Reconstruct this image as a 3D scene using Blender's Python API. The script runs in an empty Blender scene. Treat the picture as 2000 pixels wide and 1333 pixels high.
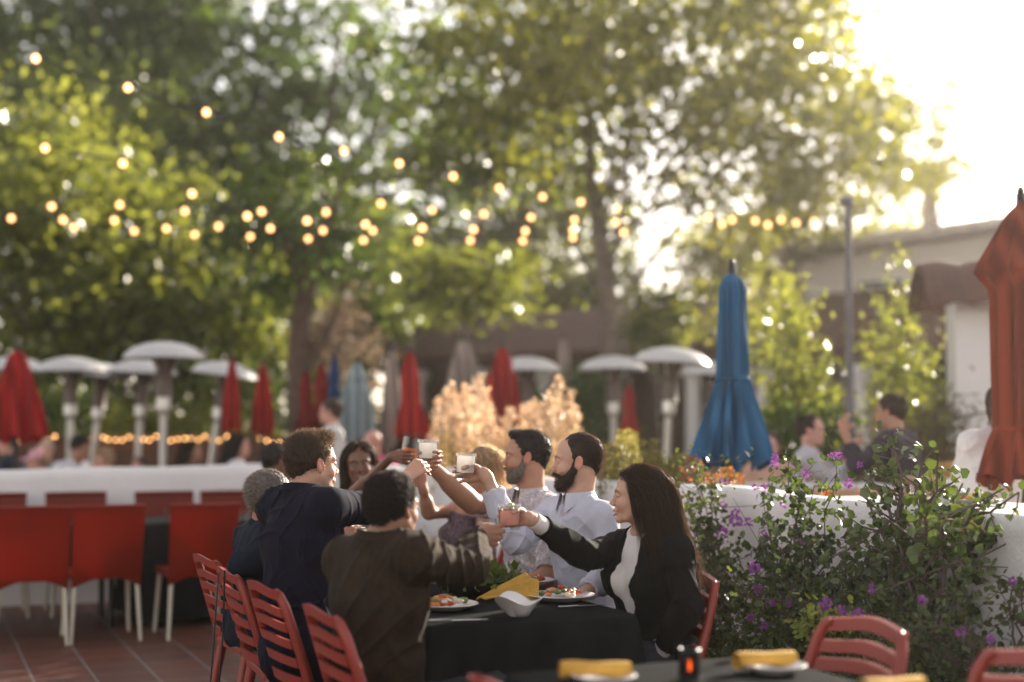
import bpy, math, random
import numpy as np
from mathutils import Vector, Matrix

# ---------------------------------------------------------------- camera, light, exposure
SC = bpy.context.scene
COL = SC.collection
CAMH = 1.41
F = 50 / 36 * 2000.0            # focal length in photo pixels
TH = math.atan(174 / F)         # camera looks up a little
cam = bpy.data.objects.new('camera', bpy.data.cameras.new('camera'))
COL.objects.link(cam); SC.camera = cam
cam.location = (0, 0, CAMH); cam.rotation_euler = (math.pi / 2 + TH, 0, 0)
cam.data.lens = 50; cam.data.sensor_width = 36
cam.data.clip_start = 0.1; cam.data.clip_end = 2000
cam.data.dof.use_dof = True; cam.data.dof.focus_distance = 5.85; cam.data.dof.aperture_fstop = 0.95

SUN_AZ, SUN_EL = 37.0, 18.0     # azimuth to the right of the view, elevation
world = bpy.data.worlds.new('World'); SC.world = world; world.use_nodes = True
wn = world.node_tree.nodes; wl = world.node_tree.links
bg = wn['Background']; sky = wn.new('ShaderNodeTexSky'); sky.sky_type = 'NISHITA'; sky.sun_disc = False
sky.sun_elevation = math.radians(SUN_EL); sky.sun_rotation = math.radians(SUN_AZ)
sky.air_density = 1.0; sky.dust_density = 0.9; sky.ozone_density = 1.0
hs_ = wn.new('ShaderNodeHueSaturation'); hs_.inputs['Saturation'].default_value = .38; wl.new(sky.outputs[0], hs_.inputs['Color'])
wm = wn.new('ShaderNodeMix'); wm.data_type = 'RGBA'; wm.blend_type = 'MULTIPLY'; wm.inputs[0].default_value = 1; wm.inputs['B'].default_value = (1.10, .985, .905, 1)
wl.new(hs_.outputs[0], wm.inputs['A']); wl.new(wm.outputs['Result'], bg.inputs[0]); bg.inputs[1].default_value = 0.11
sd = bpy.data.lights.new('sun', 'SUN'); sd.energy = 5.0; sd.angle = math.radians(0.5); sd.color = (1.0, 0.89, 0.74)
sun = bpy.data.objects.new('sun', sd); COL.objects.link(sun)
az, el = math.radians(SUN_AZ), math.radians(SUN_EL)
sdir = Vector((math.sin(az) * math.cos(el), math.cos(az) * math.cos(el), math.sin(el)))
sun.rotation_euler = sdir.to_track_quat('Z', 'Y').to_euler(); sun.location = (30, 60, 30)
SC.view_settings.view_transform = 'Standard'; SC.view_settings.look = 'None'
SC.view_settings.exposure = 1.62; SC.view_settings.gamma = 1.0
SC.render.engine = 'CYCLES'
cy = SC.cycles
cy.use_denoising = True; cy.denoiser = 'OPENIMAGEDENOISE'; cy.denoising_input_passes = 'RGB_ALBEDO_NORMAL'
cy.max_bounces = 7; cy.diffuse_bounces = 3; cy.glossy_bounces = 3; cy.transmission_bounces = 6; cy.transparent_max_bounces = 8
cy.volume_bounces = 0; cy.caustics_reflective = False; cy.caustics_refractive = False
cy.sample_clamp_indirect = 6.0; cy.use_adaptive_sampling = False
cy.volume_step_rate = 4.0; cy.volume_max_steps = 64

# ---------------------------------------------------------------- helpers
rnd = random.Random(7)
PHI = math.atan2(.3875, .922)
N2 = np.array([math.cos(PHI), math.sin(PHI)]); D2 = np.array([-math.sin(PHI), math.cos(PHI)])
def S(s, t, z=0.0):
    p = N2 * s + D2 * t
    return (float(p[0]), float(p[1]), z)
def W(px, py, Y):
    u = (px - 1000) / F; v = (666.5 - py) / F
    y = math.cos(TH) - v * math.sin(TH); z = math.sin(TH) + v * math.cos(TH)
    k = Y / y
    return np.array([u * k, Y, CAMH + z * k])
def X(px, Y): return (px - 1000) / F * Y
def nrm(v):
    v = np.asarray(v, float); return v / (np.linalg.norm(v) + 1e-12)

def thing(name, label, cat, loc=(0, 0, 0), rz=0.0, group=None):
    o = bpy.data.objects.new(name, None); COL.objects.link(o)
    o.location = loc; o.rotation_euler = (0, 0, rz); o.empty_display_size = .1
    tag(o, label, cat, group); return o
def tag(o, label=None, cat=None, group=None, kind=None):
    if label: o['label'] = label
    if cat: o['category'] = cat
    if group: o['group'] = group
    if kind: o['kind'] = kind
    return o
def link_mesh(name, me, mats, parent=None, smooth=True):
    o = bpy.data.objects.new(name, me); COL.objects.link(o)
    for m in (mats if isinstance(mats, (list, tuple)) else [mats]): me.materials.append(m)
    if smooth: me.shade_smooth()
    if parent is not None: o.parent = parent
    return o
def np_mesh(V, Fs, mi=None, attrs=None):
    """V (n,3); Fs (m,k) faces of one size or a list of such arrays"""
    V = np.asarray(V, np.float32)
    if not isinstance(Fs, list): Fs = [Fs]
    Fs = [np.asarray(f, np.int32) for f in Fs if len(f)]
    me = bpy.data.meshes.new('m')
    me.vertices.add(len(V)); me.vertices.foreach_set('co', V.ravel())
    nl = sum(f.size for f in Fs); nf = sum(len(f) for f in Fs)
    me.loops.add(nl); me.loops.foreach_set('vertex_index', np.concatenate([f.ravel() for f in Fs]))
    me.polygons.add(nf)
    tot = np.concatenate([np.full(len(f), f.shape[1], np.int32) for f in Fs])
    st = np.concatenate([[0], np.cumsum(tot)[:-1]]).astype(np.int32)
    me.polygons.foreach_set('loop_start', st)
    try: me.polygons.foreach_set('loop_total', tot)
    except Exception: pass
    if mi is not None: me.polygons.foreach_set('material_index', np.asarray(mi, np.int32))
    me.update(calc_edges=True)
    if attrs:
        for k, a in attrs.items():
            at = me.attributes.new(k, 'FLOAT', 'POINT'); at.data.foreach_set('value', np.asarray(a, np.float32))
    return me
def dup(root, loc, rz, label=None, group=None):
    r = root.copy(); COL.objects.link(r); r.location = loc; r.rotation_euler = (0, 0, rz)
    if label: r['label'] = label
    if group: r['group'] = group
    for ch in list(root.children):
        c = ch.copy(); COL.objects.link(c); c.parent = r
        for g in list(ch.children):
            d = g.copy(); COL.objects.link(d); d.parent = c
    return r

class MB:
    """collects shapes, builds them as one mesh"""
    def __init__(s): s.v = []; s.f = []
    def add(s, V, Fc):
        b = len(s.v); s.v += [tuple(map(float, p)) for p in V]; s.f += [tuple(i + b for i in q) for q in Fc]
    def box(s, c, d, R=None):
        hx, hy, hz = d[0] / 2, d[1] / 2, d[2] / 2
        V = [Vector((x * hx, y * hy, z * hz)) for x in (-1, 1) for y in (-1, 1) for z in (-1, 1)]
        if R is not None: V = [R @ p for p in V]
        V = [p + Vector(c) for p in V]
        s.add(V, [(0, 1, 3, 2), (4, 6, 7, 5), (0, 4, 5, 1), (2, 3, 7, 6), (0, 2, 6, 4), (1, 5, 7, 3)])
    def tube(s, P, r, n=10, flat=1.0, cap=True):
        P = [np.array(p, float) for p in P]; m = len(P)
        rs = r if isinstance(r, (list, tuple, np.ndarray)) else [r] * m
        up = np.array([0, 0, 1.]); V = []; side = None
        for i in range(m):
            t = nrm(P[min(i + 1, m - 1)] - P[max(i - 1, 0)])
            if side is None:
                a = up if abs(t[2]) < .9 else np.array([1., 0, 0]); side = nrm(np.cross(t, a))
            else: side = nrm(side - t * side.dot(t))
            o = np.cross(side, t)
            for k in range(n):
                a = 2 * math.pi * k / n
                V.append(P[i] + side * math.cos(a) * rs[i] + o * math.sin(a) * rs[i] * flat)
        Fc = [(i * n + k, i * n + (k + 1) % n, (i + 1) * n + (k + 1) % n, (i + 1) * n + k) for i in range(m - 1) for k in range(n)]
        if cap: Fc += [tuple(range(n))[::-1], tuple((m - 1) * n + k for k in range(n))]
        s.add(V, Fc)
    def lathe(s, prof, n=24, c=(0, 0, 0), fn=None):
        V = []; m = len(prof)
        for i, (r, z) in enumerate(prof):
            for k in range(n):
                a = 2 * math.pi * k / n
                rr, zz = (r, z) if fn is None else fn(r, z, a, i)
                V.append((c[0] + rr * math.cos(a), c[1] + rr * math.sin(a), c[2] + zz))
        Fc = [(i * n + k, i * n + (k + 1) % n, (i + 1) * n + (k + 1) % n, (i + 1) * n + k) for i in range(m - 1) for k in range(n)]
        s.add(V, Fc)
    def grid(s, fn, nu, nv, th=None):
        """fn(u,v)->point on a sheet, u,v in 0..1; th gives thickness vector function"""
        V = [np.array(fn(i / nu, j / nv), float) for j in range(nv + 1) for i in range(nu + 1)]
        Q = [(j * (nu + 1) + i, j * (nu + 1) + i + 1, (j + 1) * (nu + 1) + i + 1, (j + 1) * (nu + 1) + i) for j in range(nv) for i in range(nu)]
        if th is None: s.add(V, Q); return
        n = len(V); V2 = [V[j * (nu + 1) + i] + np.array(th(i / nu, j / nv)) for j in range(nv + 1) for i in range(nu + 1)]
        Q2 = [tuple(k + n for k in q[::-1]) for q in Q]
        rim = [i for i in range(nu + 1)] + [j * (nu + 1) + nu for j in range(1, nv + 1)] + [nv * (nu + 1) + i for i in range(nu - 1, -1, -1)] + [j * (nu + 1) for j in range(nv - 1, 0, -1)]
        Q3 = [(rim[(k + 1) % len(rim)], rim[k], rim[k] + n, rim[(k + 1) % len(rim)] + n) for k in range(len(rim))]
        s.add(V + V2, Q + Q2 + Q3)
    def build(s, name, mats, parent=None, smooth=True, bevel=0, sub=0):
        me = bpy.data.meshes.new(name); me.from_pydata(s.v, [], s.f); me.update()
        o = link_mesh(name, me, mats, parent, smooth)
        if bevel:
            m = o.modifiers.new('b', 'BEVEL'); m.width = bevel; m.segments = 2; m.limit_method = 'ANGLE'; m.angle_limit = .6
            m.harden_normals = False
            me.set_sharp_from_angle(angle=.7)
        elif smooth: me.set_sharp_from_angle(angle=.9)
        if sub:
            m = o.modifiers.new('s', 'SUBSURF'); m.levels = sub; m.render_levels = sub
        return o

# ---------------------------------------------------------------- materials
def new_mat(name):
    m = bpy.data.materials.new(name); m.use_nodes = True
    return m, m.node_tree.nodes, m.node_tree.links, m.node_tree.nodes['Principled BSDF']
def noise(nn, ll, scale, detail=4, rough=.6, coord='Object', dist=0):
    tc = nn.new('ShaderNodeTexCoord'); t = nn.new('ShaderNodeTexNoise')
    t.inputs['Scale'].default_value = scale; t.inputs['Detail'].default_value = detail
    t.inputs['Roughness'].default_value = rough; t.inputs['Distortion'].default_value = dist
    ll.new(tc.outputs[coord], t.inputs['Vector']); return t
def ramp(nn, ll, src, stops):
    r = nn.new('ShaderNodeValToRGB'); el_ = r.color_ramp.elements
    while len(el_) < len(stops): el_.new(.5)
    for e, (p, c) in zip(el_, stops): e.position = p; e.color = (*c, 1)
    ll.new(src, r.inputs[0]); return r
def dim(c, k): return tuple(min(1, x * k) for x in c)
def M(name, col, rough=.6, var=0.25, vs=6, bump=0, bs=40, metal=0, spec=.5, sheen=0, transl=0, coat=0, bd=.01):
    m, nn, ll, b = new_mat(name)
    t = noise(nn, ll, vs); r = ramp(nn, ll, t.outputs['Fac'], [(.3, dim(col, 1 - var)), (.7, dim(col, 1 + var))])
    ll.new(r.outputs[0], b.inputs['Base Color'])
    b.inputs['Roughness'].default_value = rough; b.inputs['Metallic'].default_value = metal
    b.inputs['Specular IOR Level'].default_value = spec
    if sheen: b.inputs['Sheen Weight'].default_value = sheen
    if coat: b.inputs['Coat Weight'].default_value = coat
    if bump:
        t2 = noise(nn, ll, bs, 6); bp = nn.new('ShaderNodeBump'); bp.inputs['Strength'].default_value = bump
        bp.inputs['Distance'].default_value = bd
        ll.new(t2.outputs['Fac'], bp.inputs['Height']); ll.new(bp.outputs[0], b.inputs['Normal'])
    if transl:
        tr = nn.new('ShaderNodeBsdfTranslucent'); mx = nn.new('ShaderNodeMixShader'); mx.inputs[0].default_value = transl
        ll.new(r.outputs[0], tr.inputs[0]); ll.new(b.outputs[0], mx.inputs[1]); ll.new(tr.outputs[0], mx.inputs[2])
        ll.new(mx.outputs[0], nn['Material Output'].inputs[0])
    return m
def leaf_mat(name, c1, c2, transl=.45, rough=.4, tc=None, spec=.5):
    """leaves: per-leaf tint from an attribute, light passes through"""
    m, nn, ll, b = new_mat(name)
    at = nn.new('ShaderNodeAttribute'); at.attribute_name = 'tint'
    r = ramp(nn, ll, at.outputs['Fac'], [(0, c1), (1, c2)])
    ll.new(r.outputs[0], b.inputs['Base Color']); b.inputs['Roughness'].default_value = rough
    b.inputs['Specular IOR Level'].default_value = spec
    tr = nn.new('ShaderNodeBsdfTranslucent'); k = nn.new('ShaderNodeMix'); k.data_type = 'RGBA'; k.blend_type = 'MULTIPLY'
    k.inputs[0].default_value = 1; ll.new(r.outputs[0], k.inputs['A']); k.inputs['B'].default_value = (*(tc or (1.85, 1.68, .85)), 1)
    ll.new(k.outputs['Result'], tr.inputs[0])
    mx = nn.new('ShaderNodeMixShader'); mx.inputs[0].default_value = transl
    ll.new(b.outputs[0], mx.inputs[1]); ll.new(tr.outputs[0], mx.inputs[2]); ll.new(mx.outputs[0], nn['Material Output'].inputs[0])
    return m
def emit_mat(name, col, s):
    m, nn, ll, b = new_mat(name)
    b.inputs['Base Color'].default_value = (*col, 1); b.inputs['Emission Color'].default_value = (*col, 1)
    b.inputs['Emission Strength'].default_value = s; return m
def glass_mat(name, col=(1, 1, 1), rough=.02):
    m, nn, ll, b = new_mat(name); nn.remove(b)
    tr = nn.new('ShaderNodeBsdfTransparent'); gl = nn.new('ShaderNodeBsdfGlossy'); gl.inputs['Roughness'].default_value = rough
    tr.inputs[0].default_value = (*dim(col, .93), 1)
    lw = nn.new('ShaderNodeLayerWeight'); lw.inputs[0].default_value = .14
    mx = nn.new('ShaderNodeMixShader'); ll.new(lw.outputs['Facing'], mx.inputs[0])
    ll.new(tr.outputs[0], mx.inputs[1]); ll.new(gl.outputs[0], mx.inputs[2]); ll.new(mx.outputs[0], nn['Material Output'].inputs[0])
    return m
def stucco(name, col):
    m, nn, ll, b = new_mat(name)
    t = noise(nn, ll, 1.1, 5); r = ramp(nn, ll, t.outputs['Fac'], [(.3, dim(col, .86)), (.75, col)])
    ll.new(r.outputs[0], b.inputs['Base Color']); b.inputs['Roughness'].default_value = .85
    t1 = noise(nn, ll, 5, 6, .65, dist=1.2); t2 = noise(nn, ll, 60, 3)
    a = nn.new('ShaderNodeMath'); a.operation = 'MULTIPLY_ADD'; a.inputs[1].default_value = .15
    ll.new(t2.outputs['Fac'], a.inputs[0]); ll.new(t1.outputs['Fac'], a.inputs[2])
    bp = nn.new('ShaderNodeBump'); bp.inputs['Strength'].default_value = .55; bp.inputs['Distance'].default_value = .035
    ll.new(a.outputs[0], bp.inputs['Height']); ll.new(bp.outputs[0], b.inputs['Normal'])
    return m
def tiles_mat():
    m, nn, ll, b = new_mat('terracotta_tiles')
    tc = nn.new('ShaderNodeTexCoord'); mp = nn.new('ShaderNodeMapping')
    mp.inputs['Rotation'].default_value = (0, 0, -PHI); ll.new(tc.outputs['Object'], mp.inputs['Vector'])
    br = nn.new('ShaderNodeTexBrick'); br.offset = 0; br.inputs['Scale'].default_value = 1
    br.inputs['Brick Width'].default_value = .33; br.inputs['Row Height'].default_value = .33
    br.inputs['Mortar Size'].default_value = .007; br.inputs['Mortar Smooth'].default_value = .2
    br.inputs['Color1'].default_value = (.165, .06, .033, 1); br.inputs['Color2'].default_value = (.105, .042, .026, 1)
    br.inputs['Mortar'].default_value = (.22, .2, .19, 1); ll.new(mp.outputs[0], br.inputs['Vector'])
    t = noise(nn, ll, 9, 6); mx = nn.new('ShaderNodeMix'); mx.data_type = 'RGBA'; mx.blend_type = 'MULTIPLY'; mx.inputs[0].default_value = .6
    r = ramp(nn, ll, t.outputs['Fac'], [(.3, (.55, .5, .5)), (.7, (1.15, 1.1, 1.05))])
    ll.new(br.outputs[0], mx.inputs['A']); ll.new(r.outputs[0], mx.inputs['B']); ll.new(mx.outputs['Result'], b.inputs['Base Color'])
    b.inputs['Roughness'].default_value = .5
    bp = nn.new('ShaderNodeBump'); bp.invert = True; bp.inputs['Strength'].default_value = .5; bp.inputs['Distance'].default_value = .01
    ll.new(br.outputs['Fac'], bp.inputs['Height']); ll.new(bp.outputs[0], b.inputs['Normal'])
    return m
def plank_mat(name, col, axis=2, w=.14):
    m, nn, ll, b = new_mat(name)
    tc = nn.new('ShaderNodeTexCoord'); sp = nn.new('ShaderNodeSeparateXYZ'); ll.new(tc.outputs['Object'], sp.inputs[0])
    a = nn.new('ShaderNodeMath'); a.operation = 'DIVIDE'; a.inputs[1].default_value = w; ll.new(sp.outputs[axis], a.inputs[0])
    fr = nn.new('ShaderNodeMath'); fr.operation = 'FRACT'; ll.new(a.outputs[0], fr.inputs[0])
    r = ramp(nn, ll, fr.outputs[0], [(.0, dim(col, .15)), (.06, col)])
    t = noise(nn, ll, 5, 6, .7); r2 = ramp(nn, ll, t.outputs['Fac'], [(.3, (.6, .6, .6)), (.7, (1.2, 1.15, 1.1))])
    mx = nn.new('ShaderNodeMix'); mx.data_type = 'RGBA'; mx.blend_type = 'MULTIPLY'; mx.inputs[0].default_value = 1
    ll.new(r.outputs[0], mx.inputs['A']); ll.new(r2.outputs[0], mx.inputs['B']); ll.new(mx.outputs['Result'], b.inputs['Base Color'])
    b.inputs['Roughness'].default_value = .75; return m
def wave_cloth(name, col, scale=40, axis='X', strength=.4, transl=.0, rough=.5, spec=.4):
    """colour with fine ribbing (woven plastic, pleats)"""
    m, nn, ll, b = new_mat(name)
    tc = nn.new('ShaderNodeTexCoord'); wv = nn.new('ShaderNodeTexWave'); wv.bands_direction = axis
    wv.inputs['Scale'].default_value = scale; ll.new(tc.outputs['Object'], wv.inputs['Vector'])
    r = ramp(nn, ll, wv.outputs['Fac'], [(0, dim(col, .55)), (1, dim(col, 1.15))]); ll.new(r.outputs[0], b.inputs['Base Color'])
    bp = nn.new('ShaderNodeBump'); bp.inputs['Strength'].default_value = strength; bp.inputs['Distance'].default_value = .004
    ll.new(wv.outputs['Fac'], bp.inputs['Height']); ll.new(bp.outputs[0], b.inputs['Normal'])
    b.inputs['Roughness'].default_value = rough; b.inputs['Specular IOR Level'].default_value = spec
    if transl:
        tr = nn.new('ShaderNodeBsdfTranslucent'); mx = nn.new('ShaderNodeMixShader'); mx.inputs[0].default_value = transl
        ll.new(r.outputs[0], tr.inputs[0]); ll.new(b.outputs[0], mx.inputs[1]); ll.new(tr.outputs[0], mx.inputs[2])
        ll.new(mx.outputs[0], nn['Material Output'].inputs[0])
    return m
def pattern_cloth(name, base, c2, c3, scale=30, rough=.7):
    """printed cloth: flower-like blotches in two more colours"""
    m, nn, ll, b = new_mat(name)
    t = noise(nn, ll, scale, 2, .5, dist=2.5); r = ramp(nn, ll, t.outputs['Fac'], [(.42, base), (.5, c2), (.56, base), (.66, c3)])
    ll.new(r.outputs[0], b.inputs['Base Color']); b.inputs['Roughness'].default_value = rough
    return m
def skin_mat(name, col, lip, beard=(.05, .035, .03)):
    m, nn, ll, b = new_mat(name)
    t = noise(nn, ll, 14, 4); r = ramp(nn, ll, t.outputs['Fac'], [(.3, dim(col, .88)), (.7, dim(col, 1.08))])
    def mixin(prev, attr, c, k=1.0):
        at = nn.new('ShaderNodeAttribute'); at.attribute_name = attr
        mx = nn.new('ShaderNodeMix'); mx.data_type = 'RGBA'; ll.new(at.outputs['Fac'], mx.inputs[0])
        ll.new(prev, mx.inputs['A']); mx.inputs['B'].default_value = (*c, 1); return mx.outputs['Result']
    o = mixin(r.outputs[0], 'lips', lip); o = mixin(o, 'blush', (min(1, col[0] * 1.15), col[1] * .72, col[2] * .68))
    o = mixin(o, 'hairy', beard)
    ll.new(o, b.inputs['Base Color']); b.inputs['Roughness'].default_value = .5
    b.inputs['Subsurface Weight'].default_value = .25; b.inputs['Subsurface Radius'].default_value = (.9, .35, .2); b.inputs['Subsurface Scale'].default_value = .01
    t2 = noise(nn, ll, 120, 3); bp = nn.new('ShaderNodeBump'); bp.inputs['Strength'].default_value = .15; bp.inputs['Distance'].default_value = .002
    ll.new(t2.outputs['Fac'], bp.inputs['Height']); ll.new(bp.outputs[0], b.inputs['Normal'])
    return m
def hair_mat(name, col, transl=.25, rough=.35, spec=.6):
    transl += .15
    return leaf_mat(name, dim(col, .6), dim(col, 1.7), transl, .5, (1.9, 1.75, 1.5), .4)
# ---------------------------------------------------------------- the setting
WHITE = stucco('white_stucco', (.78, .75, .74))
def sheet(name, pts, z, m, kind='structure'):
    mb = MB(); mb.add([(p[0], p[1], z) for p in pts], [tuple(range(len(pts)))])
    return tag(mb.build(name, m, smooth=False), kind=kind)
sheet('ground', [(-300, -60), (300, -60), (300, 700), (-300, 700)], -.004, M('soil', (.13, .10, .07), .9, .4, .6))
sheet('patio_floor', [S(-14, -6), S(3.86, -6), S(3.86, 12.2), S(-14, 12.2)], 0, tiles_mat())
sheet('lower_patio', [S(-24, 12.38), S(3.9, 12.38), S(3.9, 18), S(-24, 18)], 0.002, M('paving', (.22, .17, .14), .8, .3, 3))
mb = MB(); q = [S(4.06, 2), S(14, 2), S(14, 17), S(4.06, 17)]
mb.add([(x, y, 0) for x, y, _ in q] + [(x, y, .3) for x, y, _ in q], [(4, 5, 6, 7), (0, 1, 5, 4), (1, 2, 6, 5), (2, 3, 7, 6), (3, 0, 4, 7)])
tag(mb.build('raised_terrace', M('terrace_paving', (.26, .2, .17), .8, .3, 3), smooth=False), kind='structure')

def wall(label, s0, t0, s1, t1, h, th, seed, group=None, bump=.012):
    mb = MB(); L = math.hypot(s1 - s0, t1 - t0); n = max(4, int(L / .12)); r_ = random.Random(seed)
    ph = [r_.uniform(0, 6) for _ in range(6)]
    ds, dt = (s1 - s0) / L, (t1 - t0) / L; ns, nt = -dt, ds
    prof = [(-.5, 0), (-.5, .3), (-.5, .6), (-.5, .82), (-.49, .93), (-.42, .98), (-.25, 1.0), (0, 1.003), (.25, 1.), (.42, .98), (.49, .93), (.5, .82), (.5, .5), (.5, 0)]
    V = []
    for i in range(n + 1):
        a = L * i / n
        for k, (w, z) in enumerate(prof):
            wob = bump * (math.sin(a * 2.1 + ph[0] + z * 3) + .6 * math.sin(a * 5.3 + ph[1] + z * 7)); hz = h * z + (.012 * math.sin(a * 1.7 + ph[2]) + .007 * math.sin(a * 4.1 + ph[3])) * (z > .5)
            x, y, _ = S(s0 + ds * a + ns * (w * th + wob), t0 + dt * a + nt * (w * th + wob)); V.append((x, y, hz))
    m = len(prof)
    Fc = [(i * m + k, i * m + k + 1, (i + 1) * m + k + 1, (i + 1) * m + k) for i in range(n) for k in range(m - 1)]
    Fc += [tuple(range(m))[::-1], tuple(n * m + k for k in range(m))]
    mb.add(V, Fc); o = mb.build('garden_wall', WHITE); tag(o, label, 'wall', group); return o
wall('low white stucco wall running behind the two dark tables at left', -14, 12.28, 3.74, 12.28, 1.1, .22, 1)
wall('low white stucco wall at right, half hidden by the flowering plants', 3.96, -1.5, 3.96, 12.3, 1.1, .22, 2)

# wooden fence with fairy lights behind the left wall
FT = 18.0
t = thing('wooden_fence', 'brown wooden plank fence behind the diners at left, fairy lights along its top', 'fence', S(-12, FT), PHI)
mb = MB(); mb.box((9.2, 0, .66), (18.4, .05, 1.28)); mb.build('plank_panel', plank_mat('fence_planks', (.13, .062, .036), 2, .16), t, False)
mb = MB(); mb.box((9.2, -.02, 1.325), (18.5, .14, .045)); mb.build('cap_rail', M('fence_rail', (.16, .09, .06), .7), t, False, bevel=.005)
pm = M('fence_post_wood', (.11, .055, .035), .7)
for i in range(12):
    mb = MB(); mb.box((.1 + i * 1.65, -.065, .64), (.09, .07, 1.26)); mb.build('post', pm, t, False, bevel=.006)

# ---------------------------------------------------------------- roofed buildings on the right
TILE = plank_mat('roof_tiles_brown', (.10, .042, .028), 0, .22)
DARKW = M('dark_beam_wood', (.10, .055, .04), .8)
PALE = stucco('pale_plaster', (.74, .68, .62))
def long_roof(name, label, A, B, zea, zri, depth, cols, cap=True):
    """a roof on white columns from A to B (eave line in x,y), sloping up and away"""
    A = np.array(A, float); B = np.array(B, float); L = np.linalg.norm(B - A); a = math.atan2(*(B - A)[::-1])
    t = thing(name, label, 'building', (A[0], A[1], 0), a)
    mb = MB()
    mb.grid(lambda u, v: (u * L, v * depth, zea + (zri - zea) * v + .02 * math.sin(u * L * 14)), int(L * 8), 4, lambda u, v: (0, 0, -.12))
    mb.build('roof', TILE, t)
    mb = MB(); mb.box((L / 2, .12, zea - .2), (L, .12, .14)); mb.build('eave_beam', DARKW, t, False, bevel=.01)
    rf = MB()
    for i in range(int(L / .6)): rf.box((.3 + i * .6, .3, zea - .09), (.07, .7, .08))
    rf.build('rafter', DARKW, t, False)
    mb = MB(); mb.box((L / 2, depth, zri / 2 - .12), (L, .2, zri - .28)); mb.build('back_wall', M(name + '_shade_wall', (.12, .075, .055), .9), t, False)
    for i in range(cols):
        x = .6 + i * (L - 1.2) / (cols - 1)
        mb = MB(); mb.lathe([(.17, 0), (.17, .12), (.14, .16), (.135, zea - .62), (.15, zea - .58), (.2, zea - .5), (.25, zea - .42), (.26, zea - .28), (.0, zea - .28)], 16, (x, .18, 0))
        mb.build('column', WHITE, t)
    return t
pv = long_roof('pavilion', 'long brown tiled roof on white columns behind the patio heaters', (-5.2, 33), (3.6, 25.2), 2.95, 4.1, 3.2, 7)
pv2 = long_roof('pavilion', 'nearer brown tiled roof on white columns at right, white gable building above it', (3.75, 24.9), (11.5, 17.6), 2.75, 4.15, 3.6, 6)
# white building above
t = thing('white_building', 'pale sunlit plaster building rising above the brown roof at right', 'building', (5.6, 27.5, 0), -.55)
mb = MB()
Lb = 13
mb.add([(0, 0, 0), (Lb, 0, 0), (Lb, 0, 5.6), (0, 0, 4.7), (0, 5, 0), (Lb, 5, 0), (Lb, 5, 5.6), (0, 5, 4.7)],
       [(0, 1, 2, 3), (5, 4, 7, 6), (4, 0, 3, 7), (1, 5, 6, 2)]); mb.build('wall', PALE, t, False)
mb = MB(); mb.add([(-.4, -.5, 4.72), (Lb + .4, -.5, 5.66), (Lb + .4, 5.4, 5.66), (-.4, 5.4, 4.72), (-.4, -.5, 4.9), (Lb + .4, -.5, 5.85), (Lb + .4, 5.4, 5.85), (-.4, 5.4, 4.9)],
       [(0, 3, 2, 1), (4, 5, 6, 7), (0, 1, 5, 4), (2, 3, 7, 6), (0, 4, 7, 3), (1, 2, 6, 5)]); mb.build('roof', M('pale_roof', (.52, .46, .42), .8), t, False)
gm = M('dark_window', (.10, .10, .11), .15, 0); fm = M('pale_frame', (.7, .66, .6), .6, .05)
for i in range(5):
    f = MB()
    for dx, dz, w, h in ((0, .55, .9, .06), (0, -.55, .9, .06), (-.45, 0, .06, 1.1), (.45, 0, .06, 1.1)): f.box((1.6 + i * 2.4 + dx, -.03, 3.7 + dz + i * .1), (w, .06, h))
    fo = f.build('window', fm, t, False); p = MB(); p.box((1.6 + i * 2.4, -.02, 3.7 + i * .1), (.86, .03, 1.06)); p.build('pane', gm, fo, False)

# white archway with a tiled cap at the right edge
t = thing('archway', 'white stucco arch with a brown tiled cap behind the big red umbrella', 'archway', (X(1868, 13), 13, .3), -.1)
def arch():
    mb = MB(); w = 2.2; H = 2.28; th = .42; cx = 1.02; r = .78; zs = .95
    pts = [(0, 0), (0, H), (w, H), (w, 0), (cx + r, 0), (cx + r, zs)] + [(cx + r * math.cos(a), zs + .78 * math.sin(a)) for a in np.linspace(0, math.pi, 18)[1:-1]] + [(cx - r, zs), (cx - r, 0)]
    n = len(pts); V = [(x, 0, z) for x, z in pts] + [(x, th, z) for x, z in pts]
    mb.add(V, [tuple(range(n))[::-1], tuple(range(n, 2 * n))] + [(i, (i + 1) % n, (i + 1) % n + n, i + n) for i in range(n)])
    return mb
arch().build('wall', WHITE, t, False)
mb = MB(); mb.grid(lambda u, v: (-.3 + u * 2.9, -.35 + v * 1.1, 2.28 + .38 * math.sin(v * math.pi) + .03 * abs(math.sin(u * 24))), 60, 10, lambda u, v: (0, 0, -.06)); mb.build('tiled_cap', TILE, t)

# grey post and the cables it carries
t = thing('lamp_post', 'tall thin grey pole between the two vine covered shrubs at right', 'pole', (X(1660, 12.5), 12.5, .3))
mb = MB(); mb.tube([(0, 0, 0), (0, 0, 1.5), (.01, 0, 3.1)], [.045, .036, .028], 12); mb.build('pole', M('post_metal', (.12, .11, .12), .5, metal=.3), t)
mb = MB(); mb.lathe([(.0, 3.1), (.06, 3.1), (.06, 3.16), (0, 3.2)], 12); mb.build('finial', M('post_cap', (.12, .11, .12), .5), t)

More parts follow.
